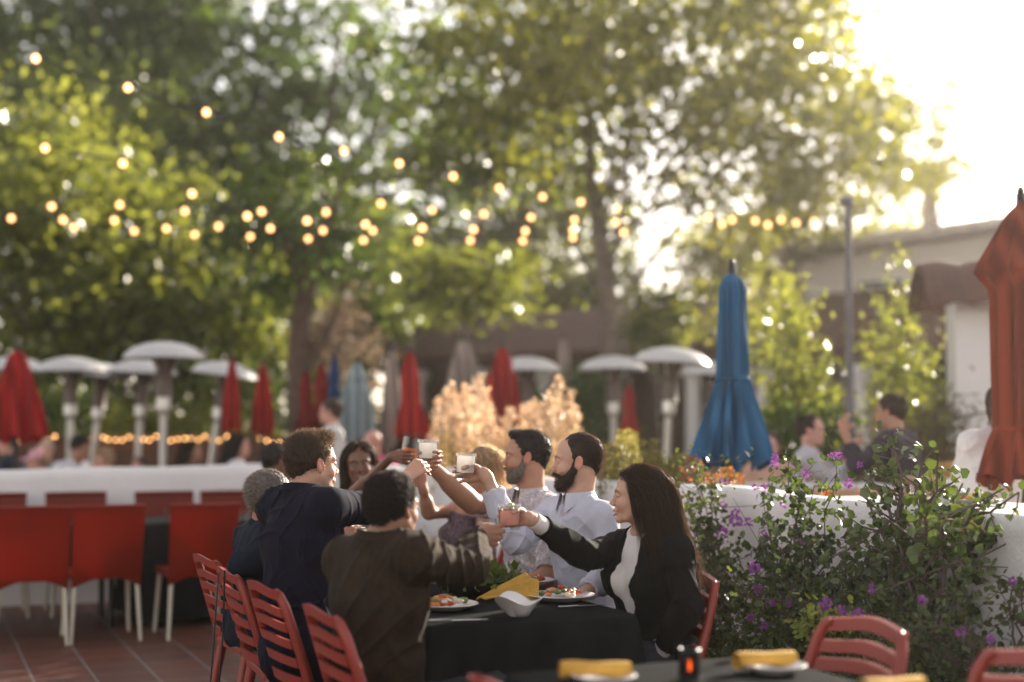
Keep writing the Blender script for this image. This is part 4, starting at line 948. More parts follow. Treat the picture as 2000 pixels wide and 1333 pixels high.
    def ext(Vn, Qn, m):
        nonlocal V, Q, mi, A
        b = len(V); V = np.concatenate([V, Vn]); q = np.array([list(x) for x in Qn]) + b; Q = np.concatenate([Q, q]); mi = np.concatenate([mi, np.full(len(q), m)])
        for k_ in A: A[k_] = np.concatenate([A[k_], np.zeros(len(Vn))])
    for s in (-1, 1):
        v1, q1 = uvsphere((s * .0305, .0765, .0005), (.0118, .0118, .0118)); ext(v1, q1, 1)
        v1, q1 = uvsphere((s * .0305, .0836, 0), (.0058, .0058, .0058), 10, 6); ext(v1, q1, 2)
    if openm > .1:
        v1, q1 = uvsphere((0, .068, -.0655 - gap * .3), (.0225, .0238, .0025 + .0058 * openm), 20, 10); ext(v1, q1, 3)
    return V, Q, mi, A
def ext_quads(Q): return Q
def hand_mesh(curl=(50, 90, 130), spread=1.0, thumb=None, h=.0023, scale=1.0, index=None, armd=(0, -1, 0), aw=.024):
    v = Vol((-.1, -.1, -.125), (.1, .21, .1), h); armd = np.asarray(armd)
    kx = [.031, .0105, -.0105, -.031]; ky = [.086, .091, .087, .078]; kz = [0, .003, .002, -.002]
    L = [(.041, .025, .019), (.045, .028, .02), (.041, .026, .019), (.032, .019, .017)]
    for i in range(4): v.cap((kx[i] * .55, .005, 0), (kx[i], ky[i], kz[i]), .0125, .0105, k=.012)
    v.cap((.008, .014, -.008), (.031, .05, -.016), .015, .0125, k=.014); v.cap((-.014, .02, -.006), (-.024, .06, -.008), .013, .010, k=.012)
    v.cap(armd * .06, armd * .012, aw * 1.06, aw * .98, k=.01); v.cap(armd * .015, (0, .012, 0), aw * .95, .018, k=.02)
    for i in range(4):
        c = index if (index is not None and i == 0) else curl
        p = np.array([kx[i], ky[i], kz[i]]); base = p.copy()
        sp = spread * (kx[i]) * 1.6
        G = Vol.__new__(Vol)
        for j in range(3):
            a = math.radians(c[j] + (i - 1.5) * 3); dv = nrm(np.array([sp * math.cos(a), math.cos(a), -math.sin(a)]))
            q = p + dv * L[i][j] * 1.0; r0 = (.0088, .0080, .0073)[j] * (1, 1.03, 1, .88)[i]; v.cap(p, q, r0, (.0081, .0074, .0062)[j] * (1, 1.03, 1, .88)[i], k=.0022 if j else .006); p = q
    T = thumb or [(.030, .028, -.020), (.040, .040, -.048), (.034, .045, -.078), (.027, .055, -.098)]
    rr = [.0125, .0105, .0095, .0082]
    for j in range(3): v.cap(T[j], T[j + 1], rr[j], rr[j + 1], k=.008 if j == 0 else .003)
    V, Q = v.surf(); return V * scale, Q

def ribs(paths, w, rng, tint=None, name='hair'):
    """paths (n,k,3) -> thin tapering ribbons"""
    n, k, _ = paths.shape; t = np.gradient(paths, axis=1); a = rng.normal(size=(n, 1, 3)); s = np.cross(t, a); s /= np.linalg.norm(s, axis=2)[..., None] + 1e-9
    ww = (w * np.linspace(1, .25, k))[None, :, None]; V = np.stack([paths - s * ww, paths + s * ww], 2).reshape(-1, 3)
    b = (np.arange(n)[:, None] * k + np.arange(k - 1)[None]) * 2; b = b.reshape(-1); Q = np.stack([b, b + 1, b + 3, b + 2], 1)
    tt = rng.uniform(0, 1, n) if tint is None else tint
    return V, Q, np.repeat(tt, 2 * k)
def merge(parts):
    Vs, Qs, Ts = [], [], []; b = 0
    for V, Q, T in parts: Vs.append(V); Qs.append(Q + b); Ts.append(T); b += len(V)
    return np.concatenate(Vs), np.concatenate(Qs), np.concatenate(Ts)
def short_hair(seed, th=.012, length=.02, n=5000, flow=(0, -.6, -.1), lift=.6, curl=0, line='man', grey=0, w=.0007, quiff=0, tufts=.004):
    rng = np.random.default_rng(seed); v = Vol((-.13, -.16, -.1), (.13, .13, .18), .003)
    lines = {'man': ([-.12, -.07, -.025, .0, .018, .03, .046, .064, .08], [-.062, -.058, -.03, -.002, .0, .03, .05, .078, .088]),
             'recede': ([-.12, -.07, -.025, .0, .018, .03, .046, .064, .08], [-.062, -.058, -.03, -.002, .0, .045, .080, .098, .105]),
             'woman': ([-.12, -.07, -.025, .0, .018, .034, .05, .066, .08], [-.07, -.065, -.045, -.02, -.01, .02, .05, .068, .078])}[line]
    v.ell(HC + (0, -.004, .003), HR + np.array((th * .75, th * .9, th)), k=0)
    if quiff: v.ell((0, .045, .105 + quiff * .3), (.05, .04, .016 + quiff * .5), k=.02)
    v.cap((0, -.055, -.02), (0, -.05, -.045), .045 + th * .3, .04, k=.02)
    g = v.F; y = (v.lo[1] + v.h * np.arange(v.n[1])); z = (v.lo[2] + v.h * np.arange(v.n[2])); x = (v.lo[0] + v.h * np.arange(v.n[0]))
    zm = np.interp(y, *lines)[None, :, None] - (np.abs(x)[:, None, None] < .04) * 0
    v.F = np.maximum(g, ((zm - z[None, None, :]) * .6).astype(np.float32))
    V, Q = v.surf(); N = vnormals(V, Q); V = V + N * (tufts * wob(V, 160, seed) + tufts * .5 * wob(V, 420, seed + 1))[:, None]
    r = rng.integers(0, len(V), n); P = V[r]; Nn = N[r]; fl = np.array(flow)
    k = 5; L = length * rng.uniform(.5, 1.3, n)[:, None]; u = np.linspace(0, 1, k)
    paths = []
    if curl:
        K = 9; u = np.linspace(0, 1, K); a0 = rng.uniform(0, 6.28, n); b = rng.normal(size=(n, 3)); e1 = np.cross(Nn, b); e1 /= np.linalg.norm(e1, axis=1)[:, None]; e2 = np.cross(Nn, e1)
        ang = a0[:, None] + u[None] * 10; rad = curl * rng.uniform(.6, 1.3, n)[:, None]
        paths = P[:, None] - Nn[:, None] * .004 + Nn[:, None] * (L * u[None])[..., None] + e1[:, None] * (np.cos(ang) * rad)[..., None] + e2[:, None] * (np.sin(ang) * rad)[..., None]
    else:
        d = Nn * lift + fl + rng.normal(size=(n, 3)) * .28; d /= np.linalg.norm(d, axis=1)[:, None]
        paths = P[:, None] - Nn[:, None] * .003 + d[:, None] * (L * u[None])[..., None] + fl[None, None] * (L * u[None] ** 2 * .35)[..., None]
    rb = ribs(paths, w, rng, np.clip(rng.uniform(0, 1, n) * .8 + (rng.uniform(0, 1, n) < grey) * .9, 0, 1))
    return merge([(V, Q, np.full(len(V), .25) + .15 * wob(V, 90, seed + 4) + grey * .5 * (wob(V, 220, seed + 3) > .1)), rb])
def beard_mesh(seed, th=.014, n=3500, grey=0, length=.012):
    rng = np.random.default_rng(seed); v = Vol((-.09, -.05, -.16), (.09, .15, .03), .0028)
    v.ell((0, .026, -.058), (.056 + th * .35, .056 + th * .35, .054 + th * .6), k=0); v.cap((-.012, .066, -.1), (.012, .066, -.1), .018 + th, k=.02)
    for s in (-1, 1):
        v.cap((s * .056, .006, -.03), (s * .040, .04, -.08), .013 + th * .25, .014 + th * .6, k=.025); v.cap((s * .064, .010, .01), (s * .056, .012, -.04), .009, .014, k=.015)
    y = (v.lo[1] + v.h * np.arange(v.n[1])); z = (v.lo[2] + v.h * np.arange(v.n[2]))
    zm = np.interp(y, [-.02, -.004, .018, .028, .04, .055, .07, .085, .11], [-.07, .005, .02, -.012, -.03, -.04, -.046, -.052, -.05])[None, :, None]
    back = (-.004 - y)[None, :, None] + 0 * z[None, None, :]
    v.F = np.maximum(v.F, ((z[None, None, :] - zm) * .7).astype(np.float32)); v.F = np.maximum(v.F, back.astype(np.float32))
    for a, b in (((-.034, .078, -.066), (-.012, .100, -.054)), ((-.012, .100, -.054), (.012, .100, -.054)), ((.012, .100, -.054), (.034, .078, -.066))): v.cap(a, b, .0065, k=.008)
    v.ell((0, .102, -.069), (.024, .022, .0095), k=.003, sub=True)
    V, Q = v.surf(); N = vnormals(V, Q); V = V + N * (.0014 * wob(V, 330, seed))[:, None]
    r = rng.integers(0, len(V), n); P = V[r]; Nn = N[r]; d = Nn * .5 + np.array((0, .25, -.75)) + rng.normal(size=(n, 3)) * .35; d /= np.linalg.norm(d, axis=1)[:, None]
    L = length * rng.uniform(.5, 1.3, n)[:, None]; u = np.linspace(0, 1, 4); paths = P[:, None] - Nn[:, None] * .002 + d[:, None] * (L * u[None])[..., None]
    tint = np.clip(rng.uniform(0, .7, n) + grey * (rng.uniform(0, 1, n) < .6) * .9, 0, 1)
    return merge([(V, Q, np.full(len(V), .3) + grey * .45 * (wob(V, 260, seed + 3) > -.1) * (V[:, 1] < .085)), ribs(paths, .0006, rng, tint)])
def long_hair(seed, length=.42, n=2600, drift=(0, -.25, 0), part=.012, vol=.02, front=.3, w=.0014, wave=.012, th=.012, side_front=0):
    """hair combed back from a part, falling past the shoulders; head-local"""
    rng = np.random.default_rng(seed); base = short_hair(seed, th, .012, 800, (0, -.5, -.6), .1, line='woman', tufts=.0015)
    u = rng.normal(size=(n * 3, 3)); u /= np.linalg.norm(u, axis=1)[:, None]; P = HC + u * (HR + .008)
    zm = np.interp(P[:, 1], [-.12, -.07, -.025, .0, .018, .034, .05, .066, .08], [-.05, -.04, -.02, -.0, .0, .03, .055, .072, .082]); P = P[P[:, 2] > zm][:n]; n = len(P)
    ls = length * rng.uniform(.75, 1.08, n); K = 26; ds = ls / K; paths = np.zeros((n, K, 3)); p = P.copy()
    shell = th + rng.uniform(-.002, vol * .5, n); sx = np.sign(P[:, 0] - part); ph = rng.uniform(0, 6.28, n)
    dr = np.array(drift)[None] + rng.normal(size=(n, 3)) * .07
    for i in range(K):
        paths[:, i] = p; k = min(1, i / 5)
        on = p[:, 2] > -.05
        comb = np.stack([sx * .75, np.full(n, -.75), np.full(n, .15)], 1) * (1 - k); g = np.array([0, 0, -1.])[None] * (.15 + .85 * k)
        d = comb + g + np.where(on[:, None], np.stack([0 * sx, np.full(n, -.22), 0 * sx], 1), dr) + wave * 10 * np.stack([np.sin(ph + i * .55), np.cos(ph * 1.7 + i * .5), 0 * ph], 1) * k
        d /= np.linalg.norm(d, axis=1)[:, None]; p = p + d * ds[:, None]
        q = (p - HC) / (HR + shell[:, None]); l = np.linalg.norm(q, axis=1); ins = (l < 1)
        p[ins] = HC + (p[ins] - HC) / l[ins, None]
        # keep the face clear
        fc = (p[:, 1] > .03) & (p[:, 2] < .07); p[fc, 1] -= (p[fc, 1] - .03) * .5
        nk = np.sqrt(p[:, 0] ** 2 + (p[:, 1] + .02) ** 2); nz = (p[:, 2] < -.05) & (nk < .062) ; s_ = .062 / np.maximum(nk[nz], 1e-3); p[nz, 0] *= s_; p[nz, 1] = (p[nz, 1] + .02) * s_ - .02
    return merge([base, ribs(paths, w, rng)])

SK = {'fair': skin_mat('skin_fair', (.52, .30, .21), (.42, .13, .11), (.10, .07, .05)), 'tan': skin_mat('skin_tan', (.40, .205, .13), (.36, .11, .09), (.05, .035, .03)),
      'dark': skin_mat('skin_dark', (.17, .075, .045), (.25, .07, .06), (.015, .01, .01)), 'brown': skin_mat('skin_brown', (.30, .15, .09), (.30, .09, .08), (.02, .015, .012)),
      'pink': skin_mat('skin_pink', (.56, .30, .23), (.45, .14, .12), (.14, .09, .06))}
EYEW = M('eye_white', (.7, .68, .66), .2, .02); EYEI = M('eye_iris', (.035, .022, .015), .1, .2, coat=1); TEETH = M('teeth', (.75, .72, .66), .25, .02)
HAIRS = {'black': hair_mat('hair_black', (.022, .015, .012), .2), 'dkbrown': hair_mat('hair_dark_brown', (.045, .026, .016), .3), 'brown': hair_mat('hair_brown', (.085, .058, .04), .3),
         'grey': hair_mat('hair_grey', (.20, .18, .165), .3, .45), 'white': hair_mat('hair_white', (.6, .57, .52), .4), 'blonde': hair_mat('hair_blonde', (.42, .33, .23), .4), 'pepper': hair_mat('hair_pepper', (.17, .145, .125), .25, .45)}
def frame(fwd, up):
    f = nrm(fwd); r = nrm(np.cross(f, up)); u = np.cross(r, f); return np.array([r, f, u]).T    # columns: right, forward, up
def head_frame(fwd, roll=0, pitch=0):
    f = nrm(np.array([fwd[0], fwd[1], 0.])); f = nrm(f * math.cos(pitch) + np.array([0, 0, 1]) * math.sin(pitch)); R = frame(f, (0, 0, 1))
    c, s = math.cos(roll), math.sin(roll); return R @ np.array([[c, 0, s], [0, 1, 0], [-s, 0, c]])

def torso_prims(v, P, N, SL, SR, e, fem, k=.05, girth=1.0, lo=0.0):
    up = nrm(N - P); H = np.linalg.norm(N - P); lat = SR - SL; W_ = np.linalg.norm(lat) / 2; lat = nrm(lat - up * (lat @ up)); R = np.array([lat, np.cross(up, lat), up])
    g = girth; Cn = (SL + SR) / 2
    v.ell(P, (.165 * g + e, .125 * g + e, .13 + e), R, k=0)
    v.ell(P + up * H * .33, ((.135 if fem else .15) * g + e, (.10 if fem else .112) * g + e, .16 + e), R, k=k)
    chest = P + (Cn - P) * .72
    v.ell(chest, (W_ * (.86 if fem else .93) + e, .105 * g + e, .17 + e), R, k=k)
    v.ell(P + (0, 0, -.02), (.16 * g + e, .13 * g + e, .13 + e), R, k=k)
    f = np.cross(up, lat); f = f if True else -f
    if fem:
        for s in (-1, 1): v.ell(chest - R[1] * -.0 + f * .085 + lat * s * .068 + up * .0, (.06 + e * .6, .055 + e * .6, .062 + e * .6), R, k=.03)
    r = (.052 if fem else .06) + e
    v.cap(SL + (SR - SL) * .04, SL + (SR - SL) * .96, r, k=k)
    nb = N + up * .02
    for s_ in (SL, SR): v.cap(s_ * .75 + Cn * .25, nb - up * .01, .05 + e, .045 + e * .7, k=.03)
    return R
def arm(v, S_, E, W_, r, e, a0=0, a1=2, k=.02):
    """upper arm 0..1, forearm 1..2"""
    r0, r1, r2 = r
    if a0 < 1:
        b = min(a1, 1); m = S_ + (E - S_) * .5; rm = (r0 + r1) / 2 * 1.04
        v.cap(S_ + (E - S_) * a0, S_ + (E - S_) * b, r0 + e, (r0 + (r1 - r0) * b) + e, k=.03)
    if a1 > 1:
        b = a1 - 1; p0 = E; q = E + (W_ - E) * b
        v.cap(p0, q, r1 + e, r1 + (r2 - r1) * b + e, k=k)
        if b > .3: v.cap(E + (W_ - E) * .15, E + (W_ - E) * min(.45, b), r1 * 1.06 + e, r1 * .95 + e, k=.03)
def garment(name, v, mat, parent, amp=.005, freq=22, seed=1, solid=None):
    V, Q = v.surf(); N = vnormals(V, Q)
    seed = int(seed)
    rg = np.random.default_rng(seed); d = .5 * wob(V * (1, 1, .6), freq, seed)
    for i in range(7):
        dv = nrm(rg.normal(size=3) * (1, 1, .7)); fr = rg.uniform(22, 48); ph = V @ dv * fr + 1.6 * wob(V, 8, seed + i) + rg.uniform(0, 6)
        d = d + 1.7 * (1 - np.abs(np.sin(ph))) ** 3 * np.clip(wob(V, 6.5, seed + 20 + i) * 1.6, 0, 1)
    V = V + N * (amp * (d - .5))[:, None]
    return link_mesh(name, np_mesh(V, Q), mat, parent)
def collar(Nb, up, fwd, mat, parent, r=.068, h=.032, tip=.055, gap=.35, name='collar'):
    up = nrm(up); f = nrm(fwd - up * (np.asarray(fwd) @ up)); l = np.cross(f, up); mb = MB(); n = 40
    def P(u, v):
        a = gap + (2 * math.pi - 2 * gap) * u; fr = max(0, 1 - min(u, 1 - u) / .16)
        dirn = f * math.cos(a) + l * math.sin(a)
        if v < .5: w = v / .5; return Nb + dirn * (r - .004 * w) + up * (-.012 + (h + .012) * w)
        w = (v - .5) / .5; return Nb + dirn * (r + .004 + .014 * w + .014 * fr * w) + up * (h - w * (h * .95 + tip * fr ** 1.2)) + f * .004
    mb.grid(P, n, 10, lambda u, v: tuple(up * .0 + (f * math.cos(gap + (2 * math.pi - 2 * gap) * u) + l * math.sin(gap + (2 * math.pi - 2 * gap) * u)) * -.003)); return mb.build(name, mat, parent)

def human(label, H, hf, N, SL, SR, P, armL, armR, skin='fair', fem=False, face=None, hs=1.0, lod=.007, clothes=(), hair=None, haircol='black', beard=None, beardcol=None,
          hands=True, group=None, legs=None, roll=0, pitch=0, girth=1.0, ar=None, pants=None, hi=True, shoe=True):
    """H head centre, hf facing; N neck base; SL/SR shoulders; P pelvis; arm = (elbow, wrist, hand spec); everything in world metres"""
    A_ = lambda q: None if q is None else np.asarray(q, float)
    H, N, SL, SR, P = map(A_, (H, N, SL, SR, P)); base = np.array([P[0], P[1], 0.0])
    R = head_frame(hf, roll, pitch); up = nrm(N - P); lat = nrm(SR - SL); fw = nrm(np.cross(up, lat)); hs_ = hs * (.95 if fem else 1.0)
    nl = R.T @ (N - H) / hs_
    fc = dict(fem=fem, h=.0026 if hi else .005); fc.update(face or {})
    hv, hq, mi, at_ = head_mesh(nl + np.array([0, 0, -.01]), **fc)
    hv = H + hs_ * (hv @ R.T)
    parts = [(hv, hq, mi, at_)]
    r_arm = ar or ((.036, .031, .0225) if fem else (.047, .039, .027))
    lg = legs
    if lg is None:
        ff = nrm(np.array([fw[0], fw[1], 0])); lg = []
        for s in (-1, 1):
            hp = P + lat * .085 * s + np.array([0, 0, -.03]); kn = hp + ff * .40 + lat * .05 * s; kn[2] = .50; an = kn + ff * .04; an = an.copy(); an[2] = .09; lg.append((hp, kn, an, ff))
    pts = np.array([P, N, SL, SR, H] + [x for a in (armL, armR) if a is not None for x in a[:2]] + [x for l in lg for x in l[:3]])
    lo, hi_ = pts.min(0) - .2, pts.max(0) + .2; lo[2] = -.01; hi_[2] = max(N[2], SL[2], SR[2], *[float(a[i][2]) for a in (armL, armR) if a is not None for i in (0, 1)]) + .1
    v = Vol(lo, hi_, max(lod, .007)); torso_prims(v, P, N, SL, SR, 0, fem, girth=girth); v.cap(N - up * .03, N + (H - N) * .45, .054 if not fem else .046, k=.03)
    for S_, a in ((SL, armL), (SR, armR)):
        if a is not None: arm(v, S_, A_(a[0]), A_(a[1]), r_arm, 0)
    for hp, kn, an, ff in lg:
        v.cap(hp, kn, .082 if not fem else .078, .056, k=.04); v.cap(kn, an, .055, .036, k=.02); v.cap(an + (0, 0, -.035), an + ff * .15 + np.array([0, 0, -.05]), .038, .028, k=.02)
    bv, bq = v.surf(); z = np.zeros(len(bv)); parts.append((bv, bq, np.zeros(len(bq), int), {k_: z for k_ in ('lips', 'blush', 'hairy')}))
    for a, side in ((armL, 1), (armR, -1)):
        if a is None or len(a) < 3 or a[2] is None: continue
        hd = a[2]; w = A_(a[1]); Y = nrm(hd['dir']); Zb = np.array(hd['back'], float); Zb = nrm(Zb - Y * (Zb @ Y)); Xt = nrm(hd['thumb'] if 'thumb' in hd else np.cross(Y, Zb)); Xt = nrm(Xt - Y * (Xt @ Y)); Xt = nrm(Xt - Zb * (Xt @ Zb))
        V, Q = hand_mesh(hd.get('curl', (45, 88, 125)), hd.get('spread', .3), hd.get('tp'), .0023 if hi else .0045, (.9 if fem else 1.0) * hd.get('s', 1), hd.get('index'), np.array([Xt, Y, Zb]) @ nrm(A_(a[0]) - w), r_arm[2] / (.9 if fem else 1.0))
        V = w + V @ np.array([Xt, Y, Zb])
        if np.linalg.det(np.array([Xt, Y, Zb])) < 0: Q = Q[:, ::-1]
        z = np.zeros(len(V)); parts.append((V, Q, np.zeros(len(Q), int), {k_: z for k_ in ('lips', 'hairy')} | {'blush': z + .12}))
    Vs, Qs, Ms, b = [], [], [], 0; At = {k_: [] for k_ in ('lips', 'blush', 'hairy')}
    for V, Q, m_, a_ in parts:
        Vs.append(V); Qs.append(Q + b); Ms.append(m_); b += len(V)
        for k_ in At: At[k_].append(a_[k_])
    Vall = np.concatenate(Vs); Qall = np.concatenate(Qs); Mall = np.concatenate(Ms)
    tri = Qall[:, 0] == Qall[:, 3]; F1 = Qall[~tri]; F2 = Qall[tri][:, :3]
    me = np_mesh(Vall - base, [F1, F2] if len(F2) else [F1], mi=np.concatenate([Mall[~tri], Mall[tri]]) if len(F2) else Mall, attrs={k_: np.concatenate(At[k_]) for k_ in At})
    body = link_mesh('person', me, [SK[skin], EYEW, EYEI, TEETH]); body.location = base; tag(body, label, 'person', group)
    def fin(o): 
        o.data.transform(Matrix.Translation(Vector(-base))); return o
    for ci, c in enumerate(clothes):
        kind = c['t']; mat = c['m']; e = c.get('e', .014)
        if kind == 'top':
            v = Vol(lo, hi_ + (0, 0, .05), c.get('h', .0065)); torso_prims(v, P, N, SL, SR, e, fem, girth=girth)
            for S_, a, ln in ((SL, armL, c.get('sl', 0)), (SR, armR, c.get('sr', 0))):
                if a is not None and ln > 0:
                    arm(v, S_, A_(a[0]), A_(a[1]), r_arm, e * .9 + .002, 0, ln)
                    if c.get('cut', True):   # flat sleeve end
                        A0, B0 = (S_, A_(a[0])) if ln <= 1 else (A_(a[0]), A_(a[1])); q = A0 + (B0 - A0) * (ln if ln <= 1 else ln - 1); dn = nrm(B0 - A0)
                        v.cap(q + dn * (r_arm[1] + e + .006), q + dn * (r_arm[1] + e + .02), r_arm[1] + e + .008, k=.003, sub=True)
            if c.get('hem') is not None: v.clip(P + up * c['hem'], -up)
            nk = c.get('neck', .055); ny = c.get('ny', .0)
            v.cap(N + up * .045 + fw * .012, N + up * .2, nk + .004, k=.006, sub=True)
            if c.get('vee'): v.cap(N + up * .03 + fw * .06, N + fw * (.11) - up * c['vee'], .035, .01, k=.01, sub=True)
            if c.get('open'):  # open jacket front
                a0 = c['open']; v.cap(N + fw * .10 - up * .0, P + fw * .19 + up * .12, a0, a0 * 1.15, k=.012, sub=True); v.cap(P + fw * .2 + up * .12, P + fw * .22 - up * .1, a0 * 1.15, k=.01, sub=True)
            if c.get('strapless'): v.clip(N - up * c['strapless'], up)
            o = fin(garment(c.get('n', 'shirt'), v, mat, body, c.get('amp', .005), c.get('freq', 22), seed=ci + 3 + int(abs(H[0]) * 100) + c.get('sd', 0)))
            if c.get('collar'): 
                cc = collar(N + up * .02 + fw * .006, nrm(up * .8 + nrm(H - N) * .3), fw, mat, body, r=nk + .01, h=c['collar'], gap=c.get('gap', .35), tip=c.get('tip', .05)); fin(cc)
            if c.get('placket'):
                mb = MB(); bm_ = c['placket']
                for i in range(7):
                    q = N + fw * (.075 + .035 * min(1, i / 2)) - up * (.05 + i * .075); vv, qq = uvsphere(q, (.005, .005, .005), 8, 6); mb.add(vv, [tuple(x) if x[0] != x[3] else tuple(x[:3]) for x in qq])
        elif kind == 'legs':
            v = Vol(np.array([lo[0], lo[1], -.01]), np.array([hi_[0], hi_[1], P[2] + .2]), .009); v.ell(P + (0, 0, -.03), (.155 * girth + e, .12 + e, .10), np.array([lat, fw, up]), k=0)
            for hp, kn, an, ff in lg: v.cap(hp, kn, .09 + e, .062 + e, k=.04); v.cap(kn, an, .06 + e, .045 + e, k=.02)
            v.clip((0, 0, .06), (0, 0, -1)); fin(garment(c.get('n', 'trousers'), v, mat, body, .004, 18, seed=9))
        elif kind == 'shoes':
            for hp, kn, an, ff in lg:
                v = Vol(an + (-.25, -.25, -.12), an + (.25, .25, .06), .008); v.cap(an + (0, 0, -.03), an + ff * .16 + np.array([0, 0, -.05]), .045, .034, k=.02); v.clip((0, 0, .003), (0, 0, -1)); fin(garment('shoe', v, mat, body, 0, 20))
    if hair is not None:
        V, Q, T = hair; V = H + hs_ * (V @ R.T) - base; link_mesh('hair', np_mesh(V, Q, attrs={'tint': np.clip(T, 0, 1)}), HAIRS[haircol], body)
    if beard is not None:
        V, Q, T = beard; V = H + hs_ * (V @ R.T) - base; link_mesh('beard', np_mesh(V, Q, attrs={'tint': np.clip(T, 0, 1)}), HAIRS[beardcol or haircol], body)
    return body
# ---------------------------------------------------------------- the toasting group
NAVY = M('navy_pique', (.007, .008, .017), .9, .2, 30, .3, 300, bd=.003, spec=.12); BROWNJ = M('brown_suede', (.030, .020, .013), .9, .35, 18, .4, 120, bd=.004, spec=.12)
BLK = M('black_wool', (.007, .007, .007), .9, .2, 20, .3, 150, bd=.003, spec=.12); KNIT = M('white_knit', (.72, .67, .64), .9, .05, 20, .5, 220, bd=.003)
LBLUE = M('pale_blue_linen', (.56, .56, .65), .85, .08, 12, .35, 60, bd=.006, transl=.12); FLOR = pattern_cloth('floral_print_shirt', (.52, .48, .49), (.30, .26, .31), (.68, .6, .58), 26)
HALT = pattern_cloth('purple_patterned_pleats', (.035, .018, .045), (.22, .15, .14), (.05, .02, .05), 40); DENIM = M('dark_denim', (.010, .015, .026), .9, .3, 25, .4, 160, bd=.003, spec=.15)
PRNT = pattern_cloth('black_gold_print', (.015, .013, .012), (.25, .18, .09), (.02, .02, .02), 50); KHAKI = M('khaki_trousers', (.12, .085, .045), .9, .15, 15, .3, 60); JEAN = M('dark_trousers', (.02, .022, .03), .9, .2, 15, .3, 60)
SHOE = M('dark_shoe', (.02, .015, .012), .5)
MILK = M('milky_drink', (.98, .97, .93), .3, .01, 20, transl=.7); PINKD = M('pink_drink', (.95, .62, .55), .3, .06, 30, transl=.8); AMB = M('amber_drink', (.72, .30, .05), .3, .1, 20, transl=.7)
def legs_cl(m=None): return [dict(t='legs', m=m or JEAN, e=.006), dict(t='shoes', m=SHOE)]
G = 'friends toasting at the table'
def hold(glass, wrist, back, up=(0, 0, 1), **k):
    """hand spec for a hand round an upright glass"""
    g = np.array(glass, float); w = np.array(wrist, float); d = g - w; d = d - np.array(up) * (d @ np.array(up)); Zb = nrm(np.array(back, float)); Zb = nrm(Zb - np.array(up) * (Zb @ np.array(up)))
    Y = nrm(np.cross(Zb, up)); Y = Y if Y @ d > 0 else -Y
    s = k.pop('s', 1.0)
    w2 = g - Y * .068 * s + Zb * .057 * s; return w2, dict(dir=Y, back=Zb, thumb=up, curl=(48, 92, 128), s=s, **k)
UPZ = np.array([0, 0, 1.])

# woman in the black jacket, right arm out with the pink drink
gl = W(995, 1003, 5.25); gb = gl + (0, 0, -.02)
w, hs = hold(gb, W(1070, 1033, 5.35), (.15, 1, .1)); 
human('dark haired woman in a black jacket and white sweater, holding out a pink drink', W(1246, 970, 5.55), (-1, .10, 0), W(1262, 1050, 5.60), W(1322, 1078, 5.46), W(1208, 1072, 5.76), W(1280, 1265, 5.68),
      (W(1345, 1190, 5.40), W(1290, 1275, 5.5), dict(dir=(-1, .1, -.1), back=(0, 0, 1), thumb=(0, 1, 0), curl=(25, 35, 30))), (W(1140, 1084, 5.55), w, hs), 'fair', True,
      dict(smile=.9, openm=.7, makeup=True, brow=.95, lipc=.9, nose=.7), clothes=[dict(t='top', m=KNIT, e=.010, sl=1.96, sr=1.93, hem=-.06, n='sweater', neck=.05, h=.006, amp=.002), dict(t='top', m=BLK, e=.021, sl=1.8, sr=1.76, hem=-.12, n='jacket', open=.055, neck=.07, amp=.005, h=.005)] + legs_cl(),
      hair=long_hair(1, .44, 9000, (0, -.30, 0), .01, .03, w=.0006, wave=.007, th=.009), haircol='dkbrown', group=G, pitch=.04, roll=-.04)
tumbler('pink drink with a lime wedge on the rim, held by the woman in black', gl - (0, 0, .058), .041, .092, PINKD, .72, 'drinks raised in the toast', 'drink', 'cocktail_glass', lime=True, rimsalt=True)

# man in the light blue shirt
gl = W(908, 914, 6.1)
w, hs = hold(gl + (0, 0, -.028), W(940, 968, 6.05), (.45, .9, 0))
human('man with a dark beard in a pale blue shirt, raising a clear drink', W(1127, 902, 6.2), (-1, .02, 0), W(1132, 985, 6.2), W(1180, 1012, 6.02), W(1082, 1002, 6.36), W(1150, 1225, 6.22),
      (W(1200, 1110, 5.95), W(1130, 1170, 5.72), dict(dir=(-1, -.1, 0), back=(0, 0, 1), thumb=(0, 1, 0), curl=(20, 30, 25))), (W(1006, 1060, 6.1), w, hs), 'fair', False,
      dict(smile=.8, openm=.5, brow=.8, stub=.75), clothes=[dict(t='top', m=LBLUE, e=.013, sl=1.7, sr=1.72, hem=-.12, neck=.062, collar=.036, placket=1, sd=5, amp=.0038, freq=18, vee=.06, h=.005)] + legs_cl(),
      hair=short_hair(2, .007, .014, 7000, (0, -.7, -.25), .3, line='recede', tufts=.0012), haircol='dkbrown', beard=beard_mesh(3, .012, 5500, 0, .013), group=G, roll=.0)
tumbler('salt rimmed tumbler raised by the man in the pale blue shirt', gl - (0, 0, .036), .043, .098, MILK, .88, 'drinks raised in the toast', 'drink', 'cocktail_glass', rimsalt=True, tilt=(0, .06))

